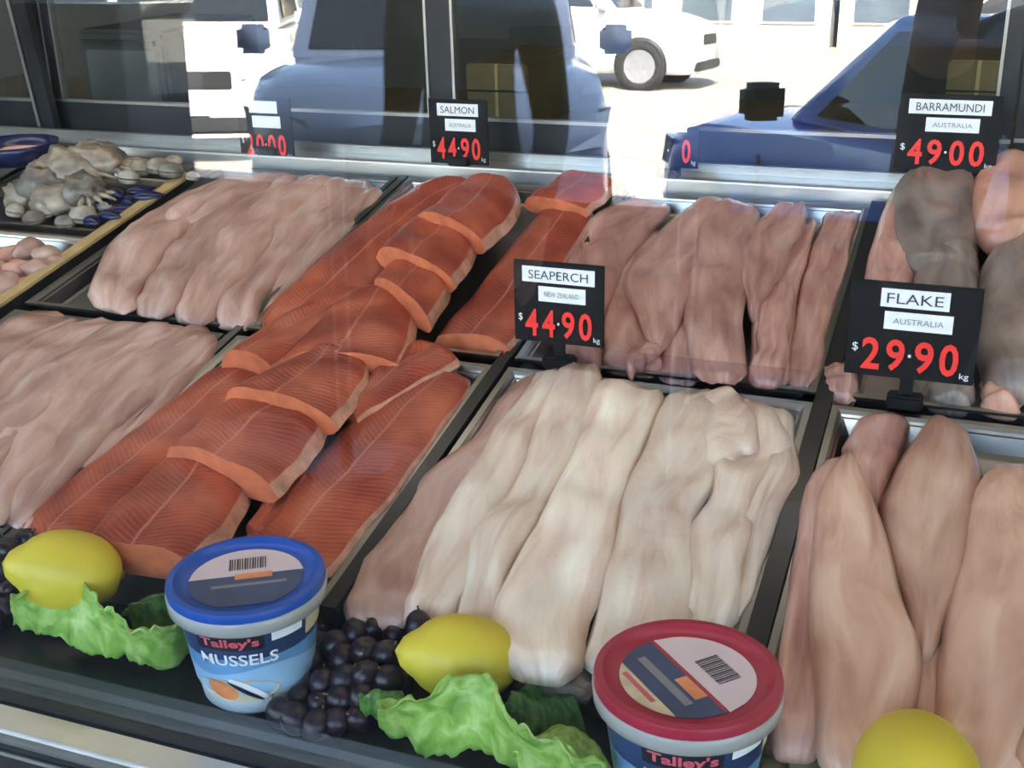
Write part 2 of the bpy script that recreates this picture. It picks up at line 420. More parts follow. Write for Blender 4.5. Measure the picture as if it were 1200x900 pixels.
def fillet(name, L, R, mat, h=0.0, hl=0.0, hr=0.0, h2=None, th=0.014, low=0.010, r0=True, r1=True, cut=None, skin=None, amp=0.0018, N=22, M=10, sag=0.0, groove=0.0, cp=3.4, grow=0.0, rl=0.10, wob=0.004, edge=None):
    """a boneless piece of fish: left and right edges along its length, a swelling top, a flat underside"""
    FN[0] += 1
    seed = FN[0] * 7.31
    Lp = resample(L, N); Rp = resample(R, N)
    if h2 is None: h2 = h
    top = []; bot = []; uvt = []
    length = 0; prev = None
    for i in range(N):
        t = i / (N - 1)
        hh = h * (1 - t) + h2 * t
        a = D(Lp[i][0], Lp[i][1], hh + hl); b = D(Rp[i][0], Rp[i][1], hh + hr)
        ax = (b - a).normalized() if (b - a).length > 1e-6 else Vector((1, 0, 0))
        a += ax * wob * noise.noise(Vector((t * 5, seed, 1.1))); b += ax * wob * noise.noise(Vector((t * 5, seed, 7.7)))
        c = (a + b) / 2
        a = c + (a - c) * (1 + grow); b = c + (b - c) * (1 + grow)
        if prev is not None: length += (c - prev).length
        prev = c
        e = 1.0; wf = 1.0
        if r0 and t < rl: q = math.sqrt(max(0, 1 - (1 - t / rl) ** 2)); e *= 0.25 + 0.75 * q; wf *= 0.62 + 0.38 * q
        if r1 and t > 1 - rl: q = math.sqrt(max(0, 1 - (1 - (1 - t) / rl) ** 2)); e *= 0.25 + 0.75 * q; wf *= 0.62 + 0.38 * q
        wv = (b - a).length
        tk = min(th, wv * 0.45)
        rt = []; rb = []
        for j in range(M + 1):
            s = j / M
            P = c + (a - c) * wf * (1 - 2 * s) if s <= 0.5 else c + (b - c) * wf * (2 * s - 1)
            cam_ = max(0.0, 1 - abs(2 * s - 1) ** cp) ** 0.6
            nz = noise.noise(Vector((P.x * 22 + seed, P.y * 22, seed))) * amp * 2.2 + noise.noise(Vector((P.x * 70, P.y * 70 + seed, seed))) * amp * 0.5
            nz += amp * 1.8 * noise.noise(Vector((s * 3.2 + seed, t * 2.2, seed * 1.3)))
            g = -groove * math.exp(-((s - 0.5) / 0.07) ** 2)
            bow = -sag * (2 * t - 1) ** 2
            rt.append(P + DN * (tk * cam_ * e + (nz + g) * min(1, cam_ * 1.3) + bow))
            ll = low * e * (max(0.0, 1 - abs(2 * s - 1) ** 4) ** 0.5)
            rb.append(P - DN * (ll - bow))
        top.append(rt); bot.append(rb); uvt.append(length)
    vs = []; uv = []; ring = 2 * (M + 1) - 2
    for i in range(N):
        for j in range(M + 1): vs.append(top[i][j]); uv.append((j / M, uvt[i]))
        for j in range(M - 1, 0, -1): vs.append(bot[i][j]); uv.append((j / M, uvt[i]))
    fs = []; fm = []
    for i in range(N - 1):
        for j in range(ring):
            fs.append((i * ring + j, i * ring + (j + 1) % ring, (i + 1) * ring + (j + 1) % ring, (i + 1) * ring + j))
            fm.append((3 if edge and j == M - 1 else 0) if j < M else (2 if skin else 0))
    for base in (0, (N - 1) * ring):       # caps as strips between top and underside
        for j in range(M):
            t0, t1 = base + j, base + j + 1
            b0 = base + (ring - j) % ring if j > 0 else base
            b1 = base + ring - j - 1 if j + 1 < M else base + M
            q = [t0, t1, b1, b0]; q2 = []
            for k in q:
                if k not in q2: q2.append(k)
            if len(q2) >= 3: fs.append(q2); fm.append(1 if cut else 0)
    ctr = sum(vs, Vector()) / len(vs)
    zmin = min((q - ctr).dot(DN) for q in vs)
    org = ctr + DN * zmin
    mats = [mat, cut or mat, skin or mat, edge or mat]
    o = mesh_obj(name, [q - org for q in vs], fs, mats, None, org, True, uv, fm)
    if cut: smooth_angle(o, 62)
    return o
def sheet(name, A, B, mat, za, zb, parent=None, ruffle=0.010, N=72, M=30, seed=0, thick=0.0010, freq=24):
    """a leaf: near and far edge, ruffled towards the rim"""
    Ap = resample(A, N); Bp = resample(B, N)
    vs = []; uv = []; fs = []
    for i in range(N):
        a = G(Ap[i][0], Ap[i][1], za); b = G(Bp[i][0], Bp[i][1], zb)
        for j in range(M + 1):
            s = j / M
            P = a.lerp(b, s)
            edge = abs(2 * s - 1)
            k = 0.35 + 0.65 * edge
            arch = (1 - (2 * s - 1) ** 2) * 0.012
            dz = ruffle * k * (noise.noise(Vector((P.x * freq + seed, P.y * freq, seed))) * 1.3 + 0.8 * noise.noise(Vector((P.x * freq * 3, P.y * freq * 3 + seed, P.z * freq * 3))) + 0.42 * noise.noise(Vector((P.x * freq * 7, P.y * freq * 7 + seed, P.z * freq * 7))))
            dy = ruffle * edge * (noise.noise(Vector((P.x * freq * 1.8 + 9 + seed, 3.1, seed))) + 0.6 * noise.noise(Vector((P.x * freq * 6 + 9 + seed, 5.1, seed))))
            vs.append(P + Vector((0, dy, max(dz + arch, LZ + 0.002 - P.z)))); uv.append((s, i / (N - 1) * 2.5))
    for i in range(N - 1):
        for j in range(M):
            fs.append((i * (M + 1) + j, i * (M + 1) + j + 1, (i + 1) * (M + 1) + j + 1, (i + 1) * (M + 1) + j))
    c = sum(vs, Vector()) / len(vs); c.z = min(q.z for q in vs)
    org = c
    o = mesh_obj(name, [q - org for q in vs], fs, mat, parent, org, True, uv)
    md = o.modifiers.new('thickness', 'SOLIDIFY'); md.thickness = thick
    return o
TEXT = {}
def text_geo(body, size, bold=0.0, sx=1.0, spacing=1.0):
    """vertices and faces of a flat word, centred, in the xy plane"""
    key = (body, size, bold, sx, spacing)
    if key not in TEXT:
        cu = bpy.data.curves.new('word', 'FONT'); cu.body = body; cu.size = size; cu.align_x = 'CENTER'; cu.align_y = 'CENTER'
        cu.offset = bold; cu.resolution_u = 3; cu.space_character = spacing
        ob = bpy.data.objects.new('word', cu); COL.objects.link(ob)
        bpy.context.view_layer.update()
        me = bpy.data.meshes.new_from_object(ob.evaluated_get(bpy.context.evaluated_depsgraph_get()))
        v = [Vector((q.co.x * sx, q.co.y, 0)) for q in me.vertices]; f = [list(q.vertices) for q in me.polygons]
        bpy.data.objects.remove(ob); bpy.data.curves.remove(cu); bpy.data.meshes.remove(me)
        xs = [q.x for q in v]; ys = [q.y for q in v]
        cx, cy = (min(xs) + max(xs)) / 2, (min(ys) + max(ys)) / 2
        TEXT[key] = ([q - Vector((cx, cy, 0)) for q in v], f, max(xs) - min(xs), max(ys) - min(ys))
    return TEXT[key]
def word(name, body, mat, parent, pos, width, height, depth=0.0004, bold=0.0):
    """raised lettering on an upright board that faces -Y, fitted to width x height"""
    v, f, w, h = text_geo(body, 1.0, bold)
    vs = []; fs = []
    n = len(v)
    for q in v: vs.append(Vector((q.x / w * width, -depth, q.y / h * height)))
    fs = [list(q) for q in f]
    return mesh_obj(name, vs, fs, mat, parent, pos, False)

# ------------------------------------------------------------------ the setting
def struct(o): o['kind'] = 'structure'; return o
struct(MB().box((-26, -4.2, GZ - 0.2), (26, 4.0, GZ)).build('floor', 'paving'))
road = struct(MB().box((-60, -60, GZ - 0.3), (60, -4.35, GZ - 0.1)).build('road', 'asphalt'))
struct(MB().box((-26, -4.35, GZ - 0.3), (26, -4.2, GZ + 0.01)).build('trim_kerb', 'concrete'))
struct(MB().box((-14, -4.5, GZ + 3.5), (14, 4.0, GZ + 3.75)).build('ceiling', 'ceiling_paint'))
struct(MB().box((-14, 3.2, GZ), (14, 3.4, GZ + 3.5)).build('wall_back', 'back_wall'))
struct(MB().box((-14.2, -0.5, GZ), (-14, 3.4, GZ + 3.5)).build('wall_left', 'back_wall'))
struct(MB().box((14, -0.5, GZ), (14.2, 3.4, GZ + 3.5)).build('wall_right', 'back_wall'))

# the counter
XL, XR = -1.1, 2.3
YG = -0.520
ctr = tag(empty('display_counter', (0.6, 0, GZ)), 'long refrigerated fish counter with steel rails, black ledge and glass front', 'display counter')
def cpart(mb, name, mat, smooth=False):
    o = MB(); o.v = [q - Vector((0.6, 0, GZ)) for q in mb.v]; o.f = mb.f
    return o.build(name, mat, ctr, smooth=smooth)
def deck_slab(x0, x1, v0, v1, h0, h1):
    return MB().prism([DK(x0, v0, h0), DK(x0, v1, h0), DK(x0, v1, h1), DK(x0, v0, h1)], (x1 - x0, 0, 0))
cpart(deck_slab(XL, XR, -0.405, 0.475, -0.035, -0.021), 'deck', 'steel_dark')
cpart(MB().box((XL, -0.56, LZ - 0.03), (XR, -0.36, LZ)), 'front_ledge', 'black_ledge')
cpart(MB().box((XL, YG - 0.010, LZ - 0.002), (XR, YG + 0.010, LZ + 0.014), 0.003), 'glass_channel', 'gasket')
cpart(MB().box((XL, YG - 0.036, LZ - 0.03), (XR, YG - 0.009, LZ + 0.012), 0.0025), 'front_rail', 'steel_pale')
cpart(MB().box((XL, YG - 0.045, GZ + 0.1), (XR, YG - 0.036, LZ - 0.002)), 'front_panel', 'steel')
cpart(MB().box((XL, YG, GZ), (XR, 0.5, GZ + 0.1)), 'plinth', 'black_plastic')
cpart(MB().box((XL, 0.468, 0.03), (XR, 0.484, 0.098), 0.002), 'rear_upstand', 'steel_pale')
cpart(MB().box((XL, 0.484, 0.076), (XR, 0.62, 0.092), 0.003), 'rear_ledge', 'steel_pale')
cpart(MB().box((XL, 0.545, 0.092), (XR, 0.560, 0.104), 0.002), 'door_track', 'alu')
cpart(MB().box((XL - 0.02, YG - 0.03, GZ + 0.1), (XL, 0.64, 0.62)), 'end_panel', 'steel_dark')
cpart(MB().box((XR, YG - 0.03, GZ + 0.1), (XR + 0.02, 0.64, 0.62)), 'end_panel', 'steel_dark')
cpart(MB().box((XL, 0.60, GZ + 0.1), (XR, 0.62, 0.08)), 'rear_panel', 'steel_dark')
TILT = math.radians(2.0)
gx = MB()
hh = 0.72
a = Vector((0, YG, LZ + 0.002)); upv = Vector((0, math.sin(TILT), math.cos(TILT)))
nrm = Vector((0, -math.cos(TILT), math.sin(TILT)))
gx.prism([a - nrm * 0.003, a + nrm * 0.003, a + nrm * 0.003 + upv * hh, a - nrm * 0.003 + upv * hh], (XR - XL, 0, 0))
for q in gx.v: q.x += XL
cpart(gx, 'front_glass', 'pane')
ytop = YG + math.sin(TILT) * hh; ztop = LZ + math.cos(TILT) * hh
cpart(MB().box((XL, ytop - 0.02, ztop), (XR, 0.64, ztop + 0.05), 0.004), 'canopy', 'steel')
for (yy) in (-0.30, 0.34):
    o = MB().tube([(XL + 0.1, yy, ztop - 0.03), (XR - 0.1, yy, ztop - 0.03)], 0.013, 12)
    cpart(o, 'strip_light', 'lamp_tube', True)
    ld = bpy.data.lights.new('strip_light_glow', 'AREA'); ld.shape = 'RECTANGLE'; ld.size = XR - XL - 0.3; ld.size_y = 0.04
    ld.energy = 1.5; ld.color = (1.0, 0.86, 0.68)
    lo = bpy.data.objects.new('strip_light_glow', ld); COL.objects.link(lo); lo.location = ((XL + XR) / 2, yy, ztop - 0.05)

pb = Yp(70, 160, 0.59); pt = Yp(12, -60, 0.59)
cpart(MB().prism([(pb.x - 0.012, 0.575, pb.z - 0.05), (pb.x + 0.014, 0.575, pb.z - 0.05), (pt.x + 0.014, 0.575, pt.z), (pt.x - 0.012, 0.575, pt.z)], (0, 0.016, 0)), 'corner_post', 'alu_dark')
cpart(MB().prism([(pb.x - 0.020, 0.572, pb.z - 0.05), (pb.x - 0.014, 0.572, pb.z - 0.05), (pt.x - 0.014, 0.572, pt.z), (pt.x - 0.020, 0.572, pt.z)], (0, 0.016, 0)), 'post_trim', 'alu')
# column dividers
for (u, wd, h, mat, v0, v1) in ((2, 0.013, 0.008, 'black_plastic', -0.39, 0.005), (3, 0.016, 0.008, 'black_plastic', -0.39, 0.46), (1, 0.010, 0.004, 'steel_dark', -0.39, 0.46), (2, 0.010, 0.004, 'black_plastic', 0.005, 0.46)):
    cpart(deck_slab(u * W - wd / 2, u * W + wd / 2, v0, v1, -0.02, h), 'tray_divider', mat)
dv = deck_slab(-0.008, 0.008, -0.39, 0.40, -0.02, 0.010)
cpart(dv, 'side_divider', 'steel_dark')
cpart(deck_slab(-0.009, 0.010, -0.39, 0.40, 0.010, 0.014), 'divider_capping', 'timber_edge')

# trays
def tray(x0, x1, v0, v1, label, depth=0.018, mat='steel'):
    m = 0.009
    x0 += m; x1 -= m; v0 += m; v1 -= m
    rings = [(0.0, 0.001), (0.0, 0.004), (0.006, 0.004), (0.009, 0.001), (0.016, -depth + 0.003), (0.022, -depth), ]
    vs = []; fs = []
    for ins, h in rings:
        for (x, v) in ((x0 + ins, v0 + ins), (x1 - ins, v0 + ins), (x1 - ins, v1 - ins), (x0 + ins, v1 - ins)): vs.append(DK(x, v, h))
    n = len(rings)
    for ins, h in ((0.020, -depth - 0.0015), (0.012, -0.002)):
        for (x, v) in ((x0 + ins, v0 + ins), (x1 - ins, v0 + ins), (x1 - ins, v1 - ins), (x0 + ins, v1 - ins)): vs.append(DK(x, v, h))
    for i in range(n - 1):
        for j in range(4): fs.append((i * 4 + j, i * 4 + (j + 1) % 4, i * 4 + 4 + (j + 1) % 4, i * 4 + 4 + j))
    k = (n - 1) * 4
    fs.append((k, k + 1, k + 2, k + 3))
    fs.append((k + 7, k + 6, k + 5, k + 4))
    for j in range(4):
        fs.append((k + 4 + j, k + 4 + (j + 1) % 4, k + 8 + (j + 1) % 4, k + 8 + j))
        fs.append((k + 8 + j, k + 8 + (j + 1) % 4, (j + 1) % 4, j))
    c = DK((x0 + x1) / 2, (v0 + v1) / 2, -depth)
    o = mesh_obj('fish_tray', [q - c for q in vs], fs, mat, None, c, False)
    tag(o, label, 'tray', 'steel fish trays set in the counter')
V0, V1, V2 = -0.385, 0.0, 0.462
tray(0 * W + .012, 1 * W, V1, V2, 'steel tray of pale fillets beside the timber-edged divider, behind another pale fillet tray', mat='steel_dark')
tray(0 * W + .012, 1 * W, V0, V1, 'steel tray holding pale pink fillets left of the front salmon', mat='steel_dark')
tray(1 * W, 2 * W, V1, V2, 'steel tray of salmon next to the rear steel ledge')
tray(1 * W, 2 * W, V0, V1, 'steel tray of salmon behind the blue-lidded tub')
tray(2 * W, 3 * W, V1, V2, 'steel tray of pink fillets behind the seaperch price tag')
tray(2 * W, 3 * W, V0, V1, 'steel tray of creamy fillets in front of the seaperch price tag')
tray(3 * W, 4 * W, V1, V2, 'steel tray of grey-skinned fish chunks behind the flake price tag')
tray(3 * W, 4 * W, V0, V1, 'steel tray of long flake fillets behind the red-lidded tub')
tray(-1 * W, 0 * W - .012, 0.20, V2, 'steel tray heaped with squid and shellfish past the timber-edged divider', mat='steel')
tray(-1 * W, 0 * W - .012, -0.15, 0.20, 'steel tray of small pink fish chunks in front of the squid', mat='steel')
# clear splash strip between the pink and the cream fillets
o = deck_slab(2 * W + 0.015, 3 * W - 0.015, 0.001, 0.004, 0.004, 0.030)
q0 = DK(2.5 * W, 0.002, 0.004)
o2 = MB(); o2.v = [q - q0 for q in o.v]; o2.f = o.f
tag(o2.build('splash_guard', 'acrylic', None, q0), 'low clear acrylic strip standing between the pink and creamy fillet trays', 'tray divider')

# ------------------------------------------------------------------ fish
def fish(specs, name, label, cat, group, mat, **kw):
    for s in specs:
        k = dict(kw); k.update(s[2] if len(s) > 2 else {})
        lb = k.pop('label', label); m = k.pop('mat', mat); nm = k.pop('name', name)
        tag(fillet(nm, s[0], s[1], m, **k), lb, cat, group)

# pale fillets, rear tray
fish([
    ([(425, 208), (395, 250), (345, 305), (303, 350), (288, 374)], [(458, 224), (425, 258), (372, 310), (330, 352), (306, 374)], dict(h=0.0, label='narrow pale pink fillet in the rear tray right next to the salmon')),
    ([(392, 205), (345, 245), (300, 305), (262, 350), (244, 378)], [(432, 206), (388, 258), (338, 312), (308, 352), (292, 382)], dict(h=0.006)),
    ([(352, 204), (300, 240), (250, 292), (212, 345), (200, 370)], [(398, 204), (352, 246), (306, 300), (266, 345), (240, 378)], dict(h=0.010)),
    ([(310, 204), (250, 236), (205, 285), (168, 335), (152, 362)], [(358, 203), (300, 246), (252, 296), (216, 344), (198, 370)], dict(h=0.013)),
    ([(272, 208), (205, 232), (150, 270), (115, 315), (98, 352)], [(318, 203), (252, 240), (208, 282), (172, 328), (150, 364)], dict(h=0.015, label='pale pink fillet in the rear tray closest to the timber-edged divider')),
    ([(285, 206), (240, 222), (190, 255)], [(340, 203), (290, 228), (225, 262)], dict(h=0.022, th=0.010, label='short pale pink flap lying on top of the rear tray fillets')),
], 'fish_fillet', 'pale pink fillet in the rear tray beside the timber-edged divider', 'fish fillet', 'pale pink fillets in the rear tray', 'white_pink', th=0.010, cp=4.5, sag=0.006, grow=0.12, rl=0.05, amp=0.0036, wob=0.008)

# pale fillets, front tray
fish([
    ([(-90, 440), (-30, 400), (30, 372), (75, 366)], [(-80, 500), (0, 440), (60, 398), (98, 378)], dict(h=0.006)),
    ([(-90, 520), (-20, 452), (60, 392), (130, 372)], [(-80, 580), (0, 490), (80, 420), (152, 384)], dict(h=0.010)),
    ([(250, 385), (160, 470), (80, 545), (28, 606)], [(259, 412), (190, 487), (110, 570), (25, 640)], dict(h=0.000)),
    ([(238, 378), (140, 430), (60, 510), (-10, 600)], [(258, 400), (165, 475), (90, 548), (25, 622)], dict(h=0.006)),
    ([(195, 376), (110, 410), (30, 480), (-60, 590)], [(250, 392), (145, 448), (62, 530), (-10, 620)], dict(h=0.011)),
    ([(140, 376), (60, 420), (-20, 490), (-90, 570)], [(212, 380), (130, 420), (60, 478), (-30, 580)], dict(h=0.016)),
], 'fish_fillet', 'pale pink fillet piled in the tray left of the front salmon', 'fish fillet', 'pale pink fillets in the front tray', 'white_pink', th=0.010, cp=4.5, sag=0.004, grow=0.12, rl=0.05, amp=0.0036, wob=0.008)

# salmon
SK = dict(cut='salmon_cut', skin='fish_skin', edge='salmon_edge', M=18)
fish([
    ([(548, 213), (488, 221), (416, 272), (341, 338), (293, 384)], [(575, 225), (545, 250), (490, 300), (430, 352), (372, 392)], dict(h=0.0, th=0.016, label='long dark red salmon side with pale cross lines in the rear tray', **SK)),
    ([(642, 238), (600, 290), (555, 345), (511, 402)], [(702, 246), (676, 300), (645, 355), (600, 414)], dict(h=0.002, th=0.016, r1=False, label='broad salmon side lying behind the seaperch price tag', **SK)),
    ([(655, 206), (635, 222), (612, 240)], [(722, 212), (718, 228), (690, 252)], dict(h=0.016, th=0.014, r1=False, label='small pinkish salmon tail next to the rear steel ledge', **SK)),
], 'salmon_fillet', '', 'salmon fillet', 'whole salmon sides in the rear tray', 'salmon')
fish([
    ([(400, 348), (345, 378), (300, 405), (260, 432)], [(470, 360), (420, 385), (372, 410), (325, 440)], dict(h=0.004, h2=0.012)),
    ([(428, 348), (395, 365), (360, 395), (324, 436)], [(480, 350), (487, 368), (486, 400), (473, 436)], dict(h=0.008, h2=0.020)),
    ([(480, 298), (462, 310), (448, 322), (438, 336)], [(532, 325), (530, 340), (522, 360), (506, 386)], dict(h=0.012, h2=0.026)),
    ([(515, 245), (492, 258), (468, 275), (440, 302)], [(560, 285), (560, 298), (552, 315), (534, 338)], dict(h=0.014, h2=0.030)),
    ([(552, 212), (535, 225), (512, 242), (488, 262)], [(612, 228), (610, 245), (598, 268), (570, 293)], dict(h=0.016, h2=0.032)),
], 'salmon_portion', 'thick arched salmon portion overlapping its neighbours in the rear tray', 'salmon fillet', 'salmon portions shingled in the rear tray', 'salmon', th=0.024, low=0.012, r1=False, sag=0.0, **SK)
fish([
    ([(262, 428), (203, 470), (133, 524), (80, 570), (12, 628)], [(335, 445), (270, 500), (205, 560), (150, 610), (95, 662)], dict(h=0.0, th=0.016, label='long dark red salmon side along the pale fillets in the front tray')),
    ([(505, 430), (430, 482), (360, 548), (300, 612), (262, 660)], [(562, 450), (515, 520), (465, 590), (420, 640), (385, 688)], dict(h=0.0, th=0.016, label='long salmon side with a row of pin bones along the black divider')),
    ([(490, 400), (455, 425), (425, 455), (402, 486)], [(548, 425), (512, 445), (470, 470), (420, 498)], dict(h=0.012, th=0.015, r1=False, label='short salmon piece with pale belly edge under the rear salmon')),
    ([(345, 560), (315, 590), (285, 625)], [(372, 565), (345, 600), (312, 640)], dict(h=0.002, th=0.014, label='narrow salmon strip showing between two salmon pieces behind the blue tub')),
], 'salmon_fillet', '', 'salmon fillet', 'whole salmon sides in the front tray', 'salmon', **SK)
fish([
    ([(222, 525), (175, 560), (135, 600), (95, 652)], [(290, 548), (296, 580), (278, 622), (232, 672)], dict(h=0.008, h2=0.016, label='thick salmon portion with a blunt end behind the lemon beside the blue tub')),
    ([(312, 462), (270, 478), (232, 500), (194, 536)], [(392, 484), (384, 512), (360, 548), (325, 584)], dict(h=0.012, h2=0.026, label='thick arched salmon portion, middle one of the front tray row')),
    ([(355, 425), (330, 436), (300, 450), (265, 472)], [(436, 425), (434, 448), (420, 475), (396, 503)], dict(h=0.016, h2=0.030, label='thick arched salmon portion tucked under the rear tray salmon')),
], 'salmon_portion', '', 'salmon fillet', 'salmon portions shingled in the front tray', 'salmon', th=0.024, low=0.012, r1=False, **SK)

# pink fillets, rear
fish([
    ([(748, 236), (695, 255), (664, 300), (655, 352), (650, 408)], [(790, 240), (750, 282), (722, 335), (706, 385), (700, 440)], dict(h=0.004, label='dusky pink fillet against the salmon, partly behind the seaperch price tag')),
    ([(765, 262), (735, 310), (712, 360), (700, 432)], [(800, 290), (782, 340), (775, 390), (775, 440)], dict(h=0.000)),
    ([(800, 300), (785, 350), (772, 400), (768, 444)], [(828, 310), (822, 360), (818, 405), (818, 448)], dict(h=0.000)),
    ([(925, 262), (900, 325), (882, 385), (870, 448)], [(962, 252), (946, 310), (934, 370), (925, 452)], dict(h=0.004)),
    ([(968, 243), (950, 300), (932, 380), (918, 450)], [(1008, 243), (994, 300), (974, 385), (955, 456)], dict(h=0.000, label='dusky pink fillet along the black divider behind the creamy fillets')),
    ([(826, 228), (775, 272), (738, 318), (740, 352), (768, 412)], [(862, 240), (842, 280), (822, 330), (800, 370), (778, 414)], dict(h=0.014)),
    ([(838, 232), (814, 290), (806, 360), (808, 442)], [(892, 238), (880, 300), (872, 370), (876, 446)], dict(h=0.018, label='widest straight dusky pink fillet lying on top in the rear tray')),
    ([(918, 238), (885, 265), (868, 315), (880, 372)], [(950, 243), (935, 275), (914, 325), (890, 376)], dict(h=0.016)),
    ([(905, 330), (890, 385), (878, 448)], [(935, 335), (925, 390), (920, 452)], dict(h=0.012)),
    ([(768, 404), (750, 412), (730, 424)], [(778, 414), (758, 426), (738, 440)], dict(h=0.010, th=0.008, label='small folded tail tip of dusky pink fish beside the seaperch tag')),
], 'fish_fillet', 'dusky pink fillet in the tray behind the seaperch price tag', 'fish fillet', 'dusky pink fillets in the rear tray', 'pink', th=0.008, cp=6.0, sag=0.003, grow=0.08, rl=0.07, amp=0.0036, wob=0.008)

# creamy fillets, front
fish([
    ([(606, 438), (555, 505), (470, 605), (388, 722)], [(652, 440), (602, 525), (535, 625), (478, 738)], dict(h=0.0, mat='white_pink', label='pinkish fillet at the divider edge of the creamy fillet tray')),
    ([(630, 430), (580, 510), (510, 620), (462, 726)], [(676, 436), (632, 525), (580, 630), (528, 735)], dict(h=0.008)),
    ([(660, 428), (618, 525), (560, 635), (526, 735)], [(715, 438), (690, 520), (640, 610), (572, 745)], dict(h=0.012)),
    ([(900, 478), (900, 555), (862, 625), (842, 735)], [(936, 486), (934, 562), (904, 650), (868, 742)], dict(h=0.000)),
    ([(866, 464), (852, 548), (820, 615), (798, 735)], [(908, 474), (918, 530), (880, 600), (852, 738)], dict(h=0.005, grow=0.40)),
    ([(702, 446), (668, 540), (612, 640), (568, 745), (592, 790)], [(792, 452), (754, 520), (724, 590), (718, 660), (672, 800)], dict(h=0.016, th=0.015)),
    ([(784, 452), (752, 525), (722, 595), (716, 660), (682, 790)], [(872, 462), (868, 525), (824, 595), (814, 665), (795, 760)], dict(h=0.012, th=0.014)),
    ([(858, 452), (800, 470), (776, 512)], [(892, 492), (880, 528), (800, 556)], dict(h=0.018, th=0.008, amp=0.0018, label='short flap of creamy fillet folded over near the tray top')),
], 'fish_fillet', 'creamy white fillet in the tray in front of the seaperch price tag', 'fish fillet', 'creamy white fillets in the front tray', 'cream', th=0.015, low=0.012, sag=0.004, amp=0.0040, grow=0.08, rl=0.07, wob=0.010)
fish([([(618, 775), (600, 800), (640, 818)], [(690, 770), (700, 800), (690, 822)], dict(h=-0.006, label='dull grey-brown fillet end hanging below the creamy fillets'))],
     'fish_fillet', '', 'fish fillet', 'creamy white fillets in the front tray', 'grey_skin', th=0.012)

# flake
fish([
    ([(1002, 492), (985, 540), (1000, 590)], [(1070, 492), (1050, 550), (1035, 600)], dict(h=0.000, mat='pink')),
    ([(968, 540), (936, 592), (918, 720), (896, 885)], [(996, 530), (985, 620), (975, 740), (970, 890)], dict(h=0.0, mat='pink')),
    ([(1070, 760), (1062, 810), (1055, 880)], [(1112, 760), (1110, 815), (1105, 890)], dict(h=0.0)),
    ([(1090, 482), (1044, 555), (1030, 610), (1052, 690), (1068, 770)], [(1138, 505), (1152, 585), (1128, 680), (1110, 745), (1085, 792)], dict(h=0.008)),
    ([(1166, 540), (1132, 590), (1116, 680), (1102, 790), (1090, 890)], [(1225, 548), (1262, 640), (1262, 800), (1215, 930)], dict(h=0.014)),
    ([(988, 524), (958, 585), (950, 690), (955, 800), (962, 912)], [(994, 524), (1026, 590), (1052, 690), (1076, 780), (1046, 912)], dict(h=0.016)),
    ([(1235, 700), (1205, 790), (1180, 900)], [(1290, 700), (1280, 800), (1250, 920)], dict(h=0.018)),
], 'fish_fillet', 'long tapering flake fillet with fine grain behind the red-lidded tub', 'fish fillet', 'flake fillets in the front tray', 'flake', th=0.016, cp=4.2, low=0.012, sag=0.003, amp=0.002, grow=0.03)

# grey-skinned chunks
fish([
    ([(1052, 222), (1030, 260), (1012, 320), (1000, 400)], [(1100, 222), (1090, 280), (1075, 340), (1060, 410)], dict(h=0.0, label='dull pink chunk with grey skin against the black divider', mat='pink')),
    ([(1070, 205), (1040, 235), (1042, 290), (1060, 330)], [(1140, 202), (1150, 240), (1148, 290), (1130, 335)], dict(h=0.014, mat='grey_skin', label='grey-skinned fish chunk standing highest below the barramundi price tag')),
    ([(1150, 205), (1130, 228), (1136, 268), (1156, 298)], [(1240, 195), (1250, 230), (1240, 262), (1215, 285)], dict(h=0.022, label='smooth orange-pink fish chunk cut from a thick fillet')),
    ([(1175, 292), (1140, 330), (1140, 390), (1150, 462)], [(1250, 280), (1255, 340), (1250, 400), (1240, 480)], dict(h=0.010, mat='grey_skin', label='broad grey-brown fish slab beside the flake price tag')),
    ([(1080, 300), (1066, 340), (1060, 400)], [(1150, 305), (1150, 350), (1140, 410)], dict(h=0.010, mat='grey_skin', label='mottled brown fish chunk behind the top of the flake price tag')),
    ([(962, 436), (962, 452), (968, 468)], [(1004, 440), (1006, 455), (1004, 472)], dict(h=0.0, mat='pink', label='small purple-pink scrap beside the foot of the flake tag')),
    ([(1070, 440), (1080, 460), (1085, 474)], [(1142, 446), (1144, 466), (1140, 482)], dict(h=0.0, mat='grey_skin', label='dark fish scrap directly under the flake price tag')),
    ([(1148, 448), (1150, 464), (1152, 478)], [(1196, 452), (1198, 470), (1192, 486)], dict(h=0.004, label='small reddish scrap right of the foot of the flake tag')),
], 'fish_chunk', '', 'fish piece', 'grey-skinned fish chunks in the rear tray', 'barra_pink', th=0.030, low=0.012, amp=0.004)

